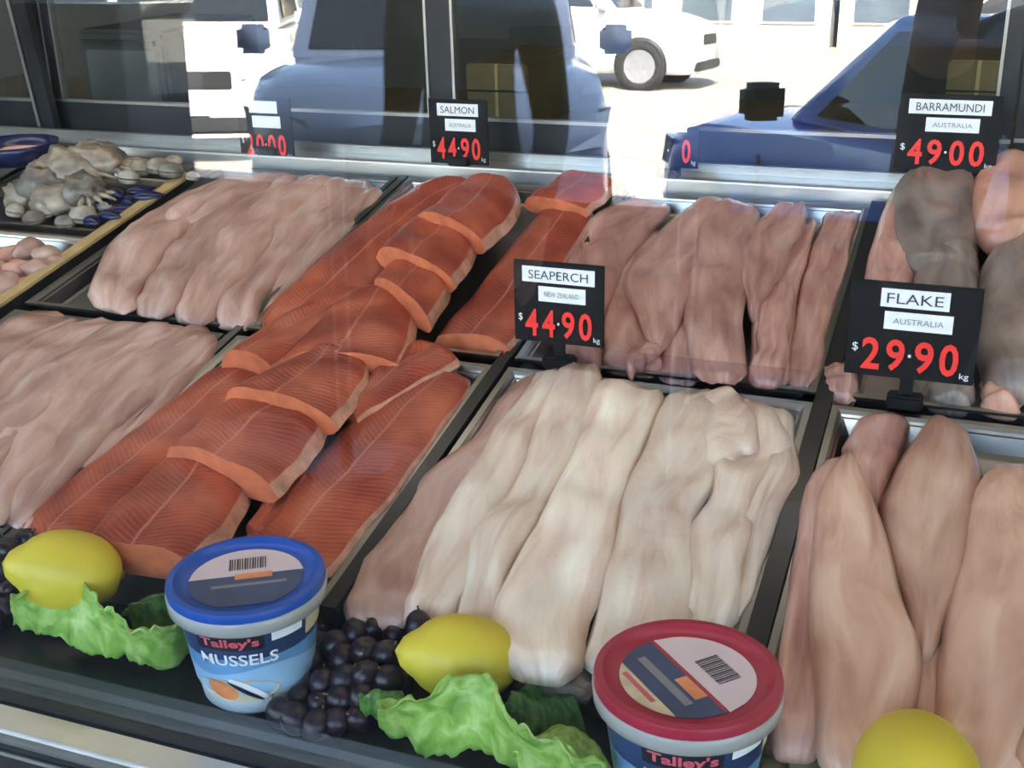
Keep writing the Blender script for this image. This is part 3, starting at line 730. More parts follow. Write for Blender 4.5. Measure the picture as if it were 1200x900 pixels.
# ------------------------------------------------------------------ squid, shellfish and chunks past the divider
def lump(name, px, py, h, rx, ry, rz, rot, mat, lobes=0.25, seed=0.0, fr=2.2, base=0.6):
    """an irregular soft body: a sphere pushed about by noise, flat underneath"""
    bm = bmesh.new()
    bmesh.ops.create_icosphere(bm, subdivisions=3, radius=1.0)
    for q in bm.verts:
        n = noise.noise(q.co * fr + Vector((seed, seed * 1.7, 0)))
        q.co *= 1 + lobes * n
        if q.co.z < -base: q.co.z = -base
        q.co = Vector((q.co.x * rx, q.co.y * ry, (q.co.z + base) * rz))
    me = bpy.data.meshes.new(name); bm.to_mesh(me); bm.free()
    for p in me.polygons: p.use_smooth = True
    me.materials.append(MAT[mat])
    o = bpy.data.objects.new(name, me); COL.objects.link(o)
    o.location = D(px, py, h); o.rotation_euler = (TH, 0, rot)
    return o
sq = [(52, 222, .020, .030, .020, .016), (85, 205, .030, .036, .022, .018), (112, 196, .034, .034, .018, .016), (130, 188, .030, .030, .016, .014), (70, 238, .014, .026, .018, .014),
      (30, 232, .010, .022, .016, .013), (100, 228, .022, .026, .020, .015), (108, 180, .030, .022, .014, .012), (60, 205, .026, .024, .018, .014)]
for i, (x, y, h, a, b, c) in enumerate(sq):
    r = random.uniform(-0.5, 0.8)
    a, b, c = a * 1.35, b * 1.45, c * 1.7
    o = lump('squid', x, y + 8, h - 0.014, a, b, c, r, 'squid' if i % 3 else 'squid_grey', 0.45, i * 3.3)
    tag(o, 'mottled beige squid in the heap behind the small pink chunks' if i % 3 else 'dark grey squid in the heap behind the small pink chunks', 'squid', 'squid heaped in the far tray')
    t = MB()                                     # arms
    for k in range(5):
        ang = -0.5 + k * 0.25
        p0 = Vector((a * 0.8 * math.cos(ang), b * 0.8 * math.sin(ang), c * 0.5))
        p1 = p0 + Vector((a * 0.55 * math.cos(ang * 1.6), a * 0.55 * math.sin(ang * 1.6), -c * 0.1))
        p2 = p1 + Vector((a * 0.3, a * 0.3 * math.sin(ang * 3), -c * 0.25))
        t.tube([p0, p1, p2], [0.005, 0.0035, 0.0015], 6)
    t.build('arms', 'squid', o, smooth=True)
sh = [(98, 256, 'shell_pale', .016), (124, 243, 'shell_pale', .009), (55, 250, 'shell_pale', .010), (40, 258, 'squid_grey', .013), (18, 250, 'shell_pale', .013), (108, 238, 'shell_pale', .020),
      (78, 262, 'squid_grey', .012), (140, 196, 'shell_pale', .014), (150, 212, 'shell_pale', .014), (165, 200, 'squid', .016), (185, 198, 'squid', .015), (200, 205, 'squid_grey', .016), (205, 192, 'squid', .012), (226, 208, 'shell_pale', .009)]
for i, (x, y, m, r) in enumerate(sh):
    r *= 1.25
    o = lump('clam', x, y + 3, 0.002 if y > 230 else 0.016, r, r * .8, r * .7, random.uniform(0, 3), m, 0.12, i * 2.1, 1.2)
    tag(o, {'shell_pale': 'pale cream rounded clam lying among the squid', 'squid_grey': 'dull grey rounded clam lying among the squid', 'squid': 'tan rounded clam lying among the squid'}[m], 'clam', 'clams among the squid')
    mb = MB(); mb.tube([(r * math.cos(t) * .99, r * .8 * math.sin(t) * .99, r * .7 * .6) for t in np.linspace(0, 2 * math.pi, 18)], r * 0.06, 5)
    mb.build('shell_seam', 'stem', o, smooth=True)
mu = [(150, 240), (168, 230), (182, 238), (160, 255), (195, 225), (140, 262), (176, 248), (205, 232)]
for i, (x, y) in enumerate(mu):                  # mussels: two dark valves, pointed at one end
    e = tag(empty('mussel', D(x - 30, y + 2, 0.004 + 0.006 * (i % 2)), (TH, 0, random.uniform(-1, 1.5))), 'dark blue closed mussel beside the timber-edged divider', 'mussel', 'dark mussels beside the divider')
    for s in (1, -1):
        pr = []
        vs = []; fs = []
        n1, n2 = 10, 10
        for a in range(n1 + 1):
            t = a / n1
            wd = 0.011 * math.sin(math.pi * t ** 0.75) + 1e-4
            for b in range(n2 + 1):
                u = math.pi * b / n2
                vs.append((-0.022 + 0.046 * t, wd * math.cos(u), s * wd * 0.62 * math.sin(u) + 0.006))
        for a in range(n1):
            for b in range(n2): fs.append((a * (n2 + 1) + b, a * (n2 + 1) + b + 1, (a + 1) * (n2 + 1) + b + 1, (a + 1) * (n2 + 1) + b))
        mesh_obj('valve', vs, fs, 'blue_dark', e)
ch = [(10, 302, .022), (34, 296, .024), (56, 300, .020), (22, 318, .022), (46, 318, .022), (8, 335, .024), (30, 338, .020), (-12, 320, .024), (66, 306, .014), (-8, 345, .022), (-30, 335, .024)]
for i, (x, y, r) in enumerate(ch):
    o = lump('fish_chunk', x, y + 4, -0.004 + .004 * (i % 3), r, r * .75, r * .6, random.uniform(0, 3), 'white_pink' if i % 3 != 0 else 'barra_pink', 0.3, i * 5.7, 1.6)
    tag(o, 'small pale pink fish chunk in front of the squid tray' if i % 3 else 'small reddish fish chunk in front of the squid tray', 'fish piece', 'small fish chunks past the divider')
# blue bowl with a pink piece in it
bc = D(18, 192, 0.01)
b = tag(empty('blue_bowl', bc), 'dark blue round bowl behind the squid', 'bowl')
MB().lathe([(0.035, 0), (0.050, 0.004), (0.066, 0.022), (0.070, 0.034), (0.066, 0.034), (0.060, 0.022), (0.045, 0.008), (0.0, 0.007)], 36).build('bowl_body', 'blue_dark', b, smooth=True)
o = lump('prawn', 26, 182, 0.030, .036, .011, .010, 0.35, 'barra_pink', 0.2, 4.2, 1.8)
tag(o, 'single pink curled prawn lying in the blue bowl', 'prawn')

# ------------------------------------------------------------------ price tags
def price_tag(tl, br, y, name, origin, price, label, foot_h, red='tag_red'):
    a = Yp(tl[0], tl[1], y); c = Yp(br[0], br[1], y)
    w = c.x - a.x; h = a.z - c.z
    cx = (a.x + c.x) / 2
    zb = foot_h
    root = tag(empty('price_tag', (cx, y, zb)), label, 'price tag', 'black price tags with red figures')
    z0 = c.z - zb
    MB().box((-w / 2, -0.0015, z0), (w / 2, 0.0015, z0 + h), 0.0006).build('board', 'tag_black', root)
    MB().box((-0.006, -0.002, 0.008), (0.006, 0.002, z0 + 0.004)).build('stem', 'tag_black', root)
    MB().box((-0.016, -0.009, 0.0), (0.016, 0.009, 0.013), 0.002).build('clip', 'tag_black', root)
    nw = w * (0.80 if len(name) > 6 else 0.70 if len(name) == 6 else 0.52)
    s1 = MB().box((-nw / 2, -0.0022, z0 + h * 0.745), (nw / 2, -0.0016, z0 + h * 0.935)).build('name_strip', 'tag_white', root)
    if name: word('lettering', name, 'ink', s1, (0, -0.0024, z0 + h * 0.84), nw * 0.82, h * 0.105)
    ow = w * 0.52
    s2 = MB().box((-ow / 2 + w * .04, -0.0022, z0 + h * 0.515), (ow / 2 + w * .04, -0.0016, z0 + h * 0.70)).build('origin_strip', 'tag_white', root)
    if origin: word('lettering', origin, 'ink_soft', s2, (w * .04, -0.0024, z0 + h * 0.607), ow * 0.74, h * 0.06)
    n = len(price); step = w * 0.19
    for i, dgt in enumerate(price):
        if dgt == ' ': continue
        x = (i - (n - 1) / 2) * step + w * 0.0
        if i >= n - 2: x += w * 0.015
        else: x -= w * 0.015
        word('figure', dgt, red, root, (x, -0.0022, z0 + h * 0.245), w * (0.145 if dgt != '1' else 0.07), h * 0.34, bold=0.022)
    word('decimal_point', '-', 'tag_white', root, (0.0, -0.0022, z0 + h * 0.25), w * 0.022, h * 0.03)
    word('dollar_sign', '$', 'tag_white', root, (-w * 0.425, -0.0022, z0 + h * 0.30), w * 0.045, h * 0.10)
    word('unit_mark', 'kg', 'tag_white', root, (w * 0.425, -0.0022, z0 + h * 0.085), w * 0.07, h * 0.08)
    return root
zb0 = DK(0, 0, 0.006).z
price_tag((602, 303), (708, 408), -0.004, 'SEAPERCH', 'NEW ZEALAND', '4490', 'black price tag reading SEAPERCH with red 44-90', zb0)
price_tag((998, 326), (1140, 452), -0.004, 'FLAKE', 'AUSTRALIA', '2990', 'black price tag reading FLAKE with red 29-90', zb0)
zr = 0.098
price_tag((502, 115), (573, 194), 0.476, 'SALMON', 'AUSTRALIA', '4490', 'small black price tag reading SALMON on the rear ledge', zr)
price_tag((1055, 109), (1166, 203), 0.476, 'BARRAMUNDI', 'AUSTRALIA', '4900', 'black price tag reading BARRAMUNDI on the rear ledge', zr)
price_tag((276, 112), (346, 189), 0.476, '', '', '2000', 'small black price tag behind the pale fillets, washed out by glare', zr)
price_tag((750, 112), (818, 198), 0.476, '', '', '   0', 'small black price tag behind the pink fillets, mostly lost in glare', zr)

# ------------------------------------------------------------------ tubs
def tub(px, py, label, lidmat, turn, lidturn, rtop, hgt, red):
    zl = LZ + hgt
    c = G(px, py, zl)
    root = tag(empty('seafood_tub', (c.x, c.y, LZ)), label, 'tub', 'mussel tubs on the front ledge')
    rb = rtop * 0.70; rm = rtop * 0.90; hb = hgt * 0.88
    def rad(z): return rb + (rm - rb) * z / hb
    MB().lathe([(rb * 0.92, 0.0), (rb, 0.004), (rm, hb), (rm, hb + 0.002), (0, hb + 0.002)], 56).build('tub_body', 'tub_white', root, smooth=True)
    MB().lathe([(rm, hb - 0.010), (rtop * 1.0, hb - 0.006), (rtop * 1.01, hb + 0.004), (rtop * 0.97, hb + 0.006), (rm, hb + 0.004)], 56).build('rim', 'tub_clear', root, smooth=True)
    zt = hgt
    lid = smooth_angle(MB().lathe([(rtop * 0.99, hb + 0.003), (rtop, zt - 0.003), (rtop * 0.985, zt), (rtop * 0.90, zt + 0.0005), (rtop * 0.86, zt - 0.002), (rtop * 0.78, zt - 0.004), (0.0, zt - 0.004)], 64).build('lid', lidmat, root), 30)
    # wrap a flat design (s along the wall in metres, z) round the wall
    def wrap(poly_v, poly_f, mat, name, parent, off, ang):
        vs = []
        for (s, z) in poly_v:
            r = rad(z) + off; t = ang + s / rad(hb * 0.6)
            vs.append((r * math.sin(t), -r * math.cos(t), z))
        return mesh_obj(name, vs, poly_f, mat, parent, (0, 0, 0), True)
    def band(s0, s1, z0, z1, n=24, top=None):
        v = []; f = []
        for i in range(n + 1):
            s = s0 + (s1 - s0) * i / n
            zz1 = z1 + (top(s) if top else 0)
            v += [(s, z0), (s, zz1)]
        for i in range(n): f.append((2 * i, 2 * i + 2, 2 * i + 3, 2 * i + 1))
        return v, f
    H = hb
    half = rtop * 2.2
    lab = wrap(*band(-half, half, H * 0.24, H * 0.90), 'label_blue', 'wrap_label', root, 0.0006, turn)
    wrap(*band(-half, half, H * 0.24, H * 0.50, top=lambda s: H * 0.05 * math.sin(s * 60)), 'label_sky', 'sky_band', lab, 0.0009, turn)
    wrap(*band(-half, half, H * 0.64, H * 0.90, top=lambda s: H * 0.02 * math.sin(s * 40 + 1)), 'label_navy', 'navy_band', lab, 0.0009, turn)
    # brand plate, words
    wrap(*band(-0.027, 0.021, H * 0.745, H * 0.89), 'label_black', 'brand_plate', lab, 0.0013, turn)
    wrap(*band(0.026, 0.050, H * 0.80, H * 0.895), 'label_white', 'label_patch', lab, 0.0013, turn)
    wrap(*band(0.054, 0.085, H * 0.70, H * 0.86), 'label_cream', 'label_picture', lab, 0.0013, turn)
    def wtext(body, w_, h_, s0, z0, mat, name, bold=0.0):
        v, f, tw, thh = text_geo(body, 1.0, bold)
        wrap([(q.x / tw * w_ + s0, q.y / thh * h_ + z0) for q in v], f, mat, name, lab, 0.0018, turn)
    wtext("Talley's", 0.041, H * 0.115, -0.003, H * 0.815, 'label_red', 'brand_lettering', 0.03)
    wtext('MUSSELS', 0.056, H * 0.115, 0.002, H * 0.645, 'label_white', 'product_lettering', 0.015)
    # picture of mussels on the label
    def ell(cx, cz, a, b, rot, mat, name, off):
        v = [(cx, cz)]; f = []
        for i in range(28):
            t = 2 * math.pi * i / 28
            x, z = a * math.cos(t), b * math.sin(t)
            v.append((cx + x * math.cos(rot) - z * math.sin(rot), cz + x * math.sin(rot) + z * math.cos(rot)))
        for i in range(28): f.append((0, 1 + i, 1 + (i + 1) % 28))
        wrap(v, f, mat, name, lab, off, turn)
    ell(-0.004, H * 0.30, 0.034, H * 0.12, 0, 'label_cream', 'plate_picture', 0.0012)
    ell(-0.015, H * 0.30, 0.013, H * 0.085, -0.35, 'label_orange', 'mussel_picture', 0.0017)
    ell(0.006, H * 0.32, 0.017, H * 0.05, -0.6, 'label_white', 'mussel_picture', 0.0017)
    ell(0.004, H * 0.30, 0.016, H * 0.022, -0.6, 'label_black', 'mussel_picture', 0.0021)
    # printed disc in the lid
    R_ = rtop * 0.72; zz = zt - 0.0036
    def chord(x0, x1, y0, y1, mat, name, dz, parent):
        """part of the disc between two chords"""
        pts = []
        n = 30
        up = []; dn = []
        for i in range(n + 1):
            x = max(-R_, x0) + (min(R_, x1) - max(-R_, x0)) * i / n
            m = math.sqrt(max(0, R_ * R_ - x * x))
            lo = max(-m, y0); hi = min(m, y1)
            if hi < lo: hi = lo = max(min(0, y1), y0) if False else lo
            up.append((x, hi)); dn.append((x, lo))
        v = []; f = []
        ca, sa = math.cos(lidturn), math.sin(lidturn)
        for (p, q) in zip(dn, up):
            for (x, y) in (p, q): v.append((x * ca - y * sa, x * sa + y * ca, zz + dz))
        for i in range(n): f.append((2 * i, 2 * i + 2, 2 * i + 3, 2 * i + 1))
        return mesh_obj(name, v, f, mat, parent, (0, 0, 0), False)
    if not red:
        L0 = chord(-R_, R_, 0.004, R_, 'label_pink', 'lid_label', 0.0, lid)
        chord(-R_, R_, -R_ * 0.9, 0.004, 'label_navy', 'lid_print', 0.0001, lid)
        chord(-R_ * .2, R_ * .45, -0.002, 0.006, 'label_orange', 'lid_picture', 0.0003, lid)
        chord(-R_ * .6, R_ * .7, -0.012, -0.008, 'ink_soft', 'lid_print', 0.0003, lid)
        for k in range(15):
            x = -0.013 + k * 0.0019
            chord(x, x + 0.0009 + 0.0005 * (k % 3 == 0), 0.012, 0.029, 'ink', 'barcode_bar', 0.0003, lid)
    else:
        chord(-R_, R_, 0.002, R_, 'label_pink', 'lid_label', 0.0, lid)
        chord(-R_, R_, -0.001, 0.002, 'lid_red', 'lid_print', 0.0002, lid)
        chord(-R_, R_, -R_ * 0.68, -0.001, 'label_navy', 'lid_print', 0.0001, lid)
        chord(-R_, R_, -R_, -R_ * 0.68, 'label_cream', 'lid_print', 0.0, lid)
        chord(-R_ * .5, R_ * .3, -R_ * 0.82, -R_ * 0.74, 'label_red', 'lid_print', 0.0003, lid)
        chord(R_ * .0, R_ * .55, -0.010, -0.001, 'label_orange', 'lid_picture', 0.0003, lid)
        chord(-R_ * .7, R_ * .6, -0.019, -0.013, 'ink_soft', 'lid_print', 0.0003, lid)
        for k in range(15):
            x = -0.010 + k * 0.0019
            chord(x, x + 0.0009 + 0.0005 * (k % 3 == 0), 0.012, 0.029, 'ink', 'barcode_bar', 0.0003, lid)
    return root
tub(288, 672, 'mussel tub with blue lid standing on the black front ledge', 'lid_blue', 0.33, 0.55, 0.0590, 0.098, False)
tub(806, 786, 'mussel tub with dark red lid in front of the creamy fillets', 'lid_red', 0.25, -0.75, 0.0600, 0.104, True)

# ------------------------------------------------------------------ lemons, lettuce, grapes
def lemon(px, py, z, r, rot, label):
    prof = []
    for i in range(25):
        t = i / 24
        x = -1 + 2 * t
        q = math.sqrt(max(0, 1 - abs(x) ** 2.3)) * 0.82 * (1 - 0.16 * max(0, x) ** 2)
        e = 0.0
        if t > 0.86: q = max(q * 0.9, 0.24 * math.sqrt(max(0, 1 - ((t - 0.86) / 0.14) ** 2.5)))
        if t < 0.05: q = max(q, 0.10)
        prof.append((q * r, (x * 1.12 + (0.16 * ((t - 0.84) / 0.16) if t > 0.84 else 0)) * r))
    prof[0] = (0.0, prof[0][1]); prof[-1] = (0.0, prof[-1][1])
    c = G(px, py, z)
    root = MB().lathe(prof, 40).build('lemon', 'lemon', None, c, True, rot)
    tag(root, label, 'lemon', 'whole lemons on the front ledge')
    MB().lathe([(0.0, -1.155 * r), (0.10 * r, -1.15 * r), (0.12 * r, -1.11 * r), (0.0, -1.09 * r)], 12).build('stem_scar', 'stem', root, smooth=True)
    return root
lemon(78, 668, -0.050, 0.040, (math.radians(80), 0, math.radians(-66)), 'yellow lemon resting on lettuce beside the blue-lidded tub')
lemon(541, 770, -0.060, 0.038, (math.radians(80), 0, math.radians(-66)), 'yellow lemon between the dark grapes and a lettuce leaf')
lemon(1075, 918, -0.055, 0.047, (math.radians(85), 0, math.radians(10)), 'yellow lemon in front of the flake fillets')

def leaf(A, B, za, zb, mat, label, seed, **kw):
    o = sheet('lettuce_leaf', A, B, mat, za, zb, None, seed=seed, **kw)
    tag(o, label, 'lettuce leaf', 'lettuce garnish on the front ledge')
    return o
leaf([(14, 706), (55, 690), (92, 683), (122, 712), (165, 738), (222, 722)], [(18, 728), (66, 758), (120, 770), (165, 780), (205, 775), (226, 752)], -0.055, -0.104, 'lettuce', 'bright green crinkled lettuce leaf under the lemon beside the blue tub', 1.3)
leaf([(140, 720), (172, 702), (225, 692)], [(165, 748), (200, 745), (235, 735)], -0.070, -0.10, 'lettuce_dark', 'dark green lettuce leaf tucked behind the blue tub', 4.4)
leaf([(442, 834), (500, 812), (545, 796), (575, 808), (600, 848), (655, 872), (712, 900)], [(446, 852), (485, 874), (545, 892), (600, 908), (655, 925), (715, 945)], -0.050, -0.105, 'lettuce', 'bright green crinkled lettuce leaf in front of the lemon near the grapes', 2.2)
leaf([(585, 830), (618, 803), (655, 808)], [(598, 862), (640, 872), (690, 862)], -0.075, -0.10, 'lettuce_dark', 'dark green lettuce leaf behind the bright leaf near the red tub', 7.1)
leaf([(600, 885), (650, 855), (690, 868), (715, 905)], [(610, 915), (650, 925), (690, 935), (725, 945)], -0.085, -0.105, 'lettuce', 'flat green lettuce leaf against the red-lidded tub', 5.2, ruffle=0.004)
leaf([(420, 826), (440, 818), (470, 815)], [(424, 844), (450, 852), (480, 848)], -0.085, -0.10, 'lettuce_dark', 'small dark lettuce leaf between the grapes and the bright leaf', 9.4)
def uv_sphere(r, sx=1, sy=1, sz=1, n=14, m=9):
    mb = MB()
    return mb.lathe([(r * math.sin(math.pi * i / m), -r * math.cos(math.pi * i / m) * sz) for i in range(m + 1)], n)
gm = uv_sphere(0.0108, sz=1.12)
gp = gm.build('grape', 'grape', None, (0, 0, 0), True)
gs = MB().tube([(0, 0, 0.0115), (0.001, 0.001, 0.015)], 0.0009, 6).build('stalk', 'stem', gp, smooth=True)
first = [True]
def grape(px, py, z, label, group, mat=None):
    if first[0]: o, s = gp, gs; first[0] = False
    else:
        o = gp.copy(); COL.objects.link(o); s = gs.copy(); COL.objects.link(s); s.parent = o
    if mat:
        o.data = o.data.copy(); o.data.materials[0] = MAT[mat]
    o.location = G(px, py, z)
    if o.location.y < YG + 0.018: o.location.y = YG + 0.018 + 0.004 * random.random()
    o.rotation_euler = (random.uniform(-0.9, 0.9), random.uniform(-0.9, 0.9), random.uniform(0, 6))
    k = random.uniform(0.9, 1.12); o.scale = (k, k, k)
    tag(o, label, 'grape', group)
for (x, y, z) in [(345, 792, .012), (368, 776, .018), (392, 755, .028), (416, 742, .032), (440, 738, .032), (464, 746, .030), (402, 772, .026), (428, 764, .032), (452, 768, .034), (476, 774, .030),
                  (378, 800, .020), (404, 796, .024), (430, 792, .030), (456, 798, .028), (352, 818, .010), (374, 826, .012), (400, 820, .016), (426, 816, .020), (346, 842, .010), (370, 850, .010),
                  (394, 846, .010), (420, 842, .010), (470, 800, .020), (446, 822, .014), (384, 742, .014), (408, 726, .018), (436, 720, .020), (328, 800, .012), 
                  (500, 752, .024), (505, 772, .020), (330, 836, .010)]:
    grape(x, y, LZ + z, 'dark purple grape in the pile between the blue tub and a lemon', 'dark grapes piled by the blue tub')
grape(490, 732, LZ + 0.052, 'single dark red grape perched behind a lemon beside the grape pile', 'dark grapes piled by the blue tub')
for (x, y, z) in [(10, 645, .044), (30, 634, .044), (46, 640, .046), (2, 668, .030), (14, 690, .018), (4, 712, .012), (-14, 655, .030), (-12, 690, .014), (-10, 725, .010), (24, 655, .03)]:
    grape(x, y, LZ + z, 'dark purple grape in the cluster beside the lemon tip, away from the tubs', 'dark grapes beside the lemon')
for (x, y, z) in [(912, 884, .014), (935, 872, .020), (957, 884, .018), (978, 892, .014), (940, 898, .012), (968, 905, .012), (905, 905, .010), (990, 880, .02)]:
    grape(x, y, LZ + z, 'dull green grape between the red-lidded tub and a lemon', 'green grapes by the red tub', 'grape_green')

# ------------------------------------------------------------------ rear doors and what is behind them
YD = 0.60
def stile(px0, px1, py, z0, z1, y, mat, parent, name='stile', lean=0.0):
    a = Yp(px0, py, y).x; b = Yp(px1, py, y).x
    p = parent.location
    mb = MB().prism([(a - p.x, y - 0.012 - p.y, z0 - p.z), (b - p.x, y - 0.012 - p.y, z0 - p.z), (b - p.x + lean, y - 0.012 - p.y, z1 - p.z), (a - p.x + lean, y - 0.012 - p.y, z1 - p.z)], (0, 0.024, 0))
    return mb.build(name, mat, parent)
ZT = 0.60
xs = [Yp(60, 120, YD).x, Yp(518, 120, YD).x, Yp(1192, 120, YD).x]
xs = [XL] + xs + [XR]
names = ['narrow dark sliding glass door by the slanting left post', 'dark-framed sliding glass door behind the pale fillets', 'dark-framed sliding glass door behind the pink fillets', 'dark-framed sliding glass door behind the barramundi price tag']
for i in range(4):
    x0, x1 = xs[i] + 0.002, xs[i + 1] - 0.002
    r = tag(empty('sliding_door', ((x0 + x1) / 2, YD + 0.012 * (i % 2), 0.092)), names[i], 'sliding door', 'rear sliding doors of the counter')
    hw = (x1 - x0) / 2
    sw = 0.020
    hgt = ZT - 0.092
    MB().box((-hw, -0.006, 0.0), (hw, 0.006, 0.048)).build('bottom_rail', 'alu_dark', r)
    MB().box((-hw, -0.008, 0.048), (hw, 0.006, 0.053)).build('rail_trim', 'alu', r)
    MB().box((-hw, -0.006, hgt - 0.03), (hw, 0.006, hgt)).build('top_rail', 'alu_dark', r)
    for s in (-1, 1):
        MB().box((s * hw - (sw if s > 0 else 0), -0.006, 0.053), (s * hw + (sw if s < 0 else 0), 0.006, hgt - 0.03)).build('stile', 'alu_dark', r)
        e = s * (hw - sw)
        MB().box((min(e, e - s * 0.004), -0.009, 0.053), (max(e, e - s * 0.004), 0.004, hgt - 0.03)).build('stile_trim', 'alu', r)
    MB().box((-hw + sw, -0.002, 0.053), (hw - sw, 0.002, hgt - 0.03)).build('pane', 'pane_rear', r)

# back bench behind the doors
bb = tag(empty('back_bench', (0.6, 1.15, GZ)), 'brown timber bench behind the sliding doors', 'bench')
MB().box((-1.9, -0.25, 1.10), (1.7, 0.35, 1.14)).build('bench_top', 'cardboard', bb)
MB().box((-1.9, -0.23, 0.9), (1.7, -0.21, 1.10)).build('apron', 'alu_dark', bb)
for s in (-1.85, 0.0, 1.65):
    MB().box((s - 0.04, -0.2, 0), (s + 0.04, -0.12, 0.9)).build('leg', 'alu_dark', bb)
    MB().box((s - 0.04, 0.25, 0), (s + 0.04, 0.33, 1.10)).build('leg', 'alu_dark', bb)
def carton(pxa, pxb, pytop, y, z, depth, label, mat='cardboard'):
    a = Yp(pxa, pytop, y); b = Yp(pxb, pytop, y)
    w = b.x - a.x; h = a.z - z
    r = tag(empty('carton', ((a.x + b.x) / 2, y + depth / 2, z)), label, 'box', 'boxes behind the counter')
    MB().box((-w / 2, -depth / 2, 0), (w / 2, depth / 2, h), 0.004).build('box_body', mat, r)
    MB().box((-w / 2 - .001, -depth / 2 - 0.002, h - 0.05), (w / 2 + .001, -depth / 2 + 0.001, h - 0.047)).build('flap_edge', 'alu_dark', r)
    MB().box((-0.003, -depth / 2 - 0.001, 0.0), (0.003, -depth / 2 + 0.001, h)).build('tape_seam', 'timber_edge', r)
carton(545, 618, 74, 1.02, GZ + 1.14, 0.3, 'brown cardboard carton beside the middle door post')
carton(1112, 1186, 70, 1.02, GZ + 1.14, 0.3, 'brown cardboard carton near the right door post')
ap = Yp(88, 34, 1.0); ap2 = Yp(190, 34, 1.0)
r = tag(empty('appliance', ((ap.x + ap2.x) / 2, 1.15, GZ + 1.14)), 'dark grey boxy appliance on the bench behind the left door', 'appliance')
wd = ap2.x - ap.x; hg = ap.z - (GZ + 1.14)
MB().box((-wd / 2, -0.15, 0.01), (wd / 2, 0.2, hg), 0.008).build('casing', 'appliance', r)
MB().box((-wd / 2 + .02, -0.154, 0.03), (wd / 2 - .02, -0.149, hg - 0.04), 0.002).build('front_plate', 'steel_dark', r)
MB().box((-wd / 2 + .02, -0.16, hg - 0.03), (wd / 2 - .02, -0.149, hg - 0.02)).build('handle', 'alu_dark', r)
for s in (-1, 1): MB().box((s * wd * .4 - .015, -0.12, 0.0), (s * wd * .4 + .015, 0.17, 0.012)).build('foot', 'rubber', r)
a = Yp(452, 158, 0.70); b = Yp(512, 190, 0.70)
r = tag(empty('blue_crate', ((a.x + b.x) / 2, 0.78, GZ + 1.0)), 'dark blue plastic crate behind the salmon price tag', 'crate')
w = b.x - a.x
sh_ = MB().box((-w / 2, -0.08, 0.0), (w / 2, 0.08, a.z - GZ - 1.0), 0.003).build('crate_body', 'blue_cloth', r)
MB().box((-w / 2 - .004, -0.085, a.z - GZ - 1.0 - .012), (w / 2 + .004, 0.085, a.z - GZ - 1.0), 0.003).build('crate_rim', 'blue_cloth', r)
st = tag(empty('crate_stand', ((a.x + b.x) / 2, 0.78, GZ)), 'dark metal stool under the blue crate', 'stool')
MB().box((-.15, -.12, 0.97), (.15, .12, 1.0)).build('seat', 'alu_dark', st)
for sx in (-1, 1):
    for sy in (-1, 1): MB().box((sx * .13 - .012, sy * .10 - .012, 0), (sx * .13 + .012, sy * .10 + .012, 0.97)).build('leg', 'alu_dark', st)

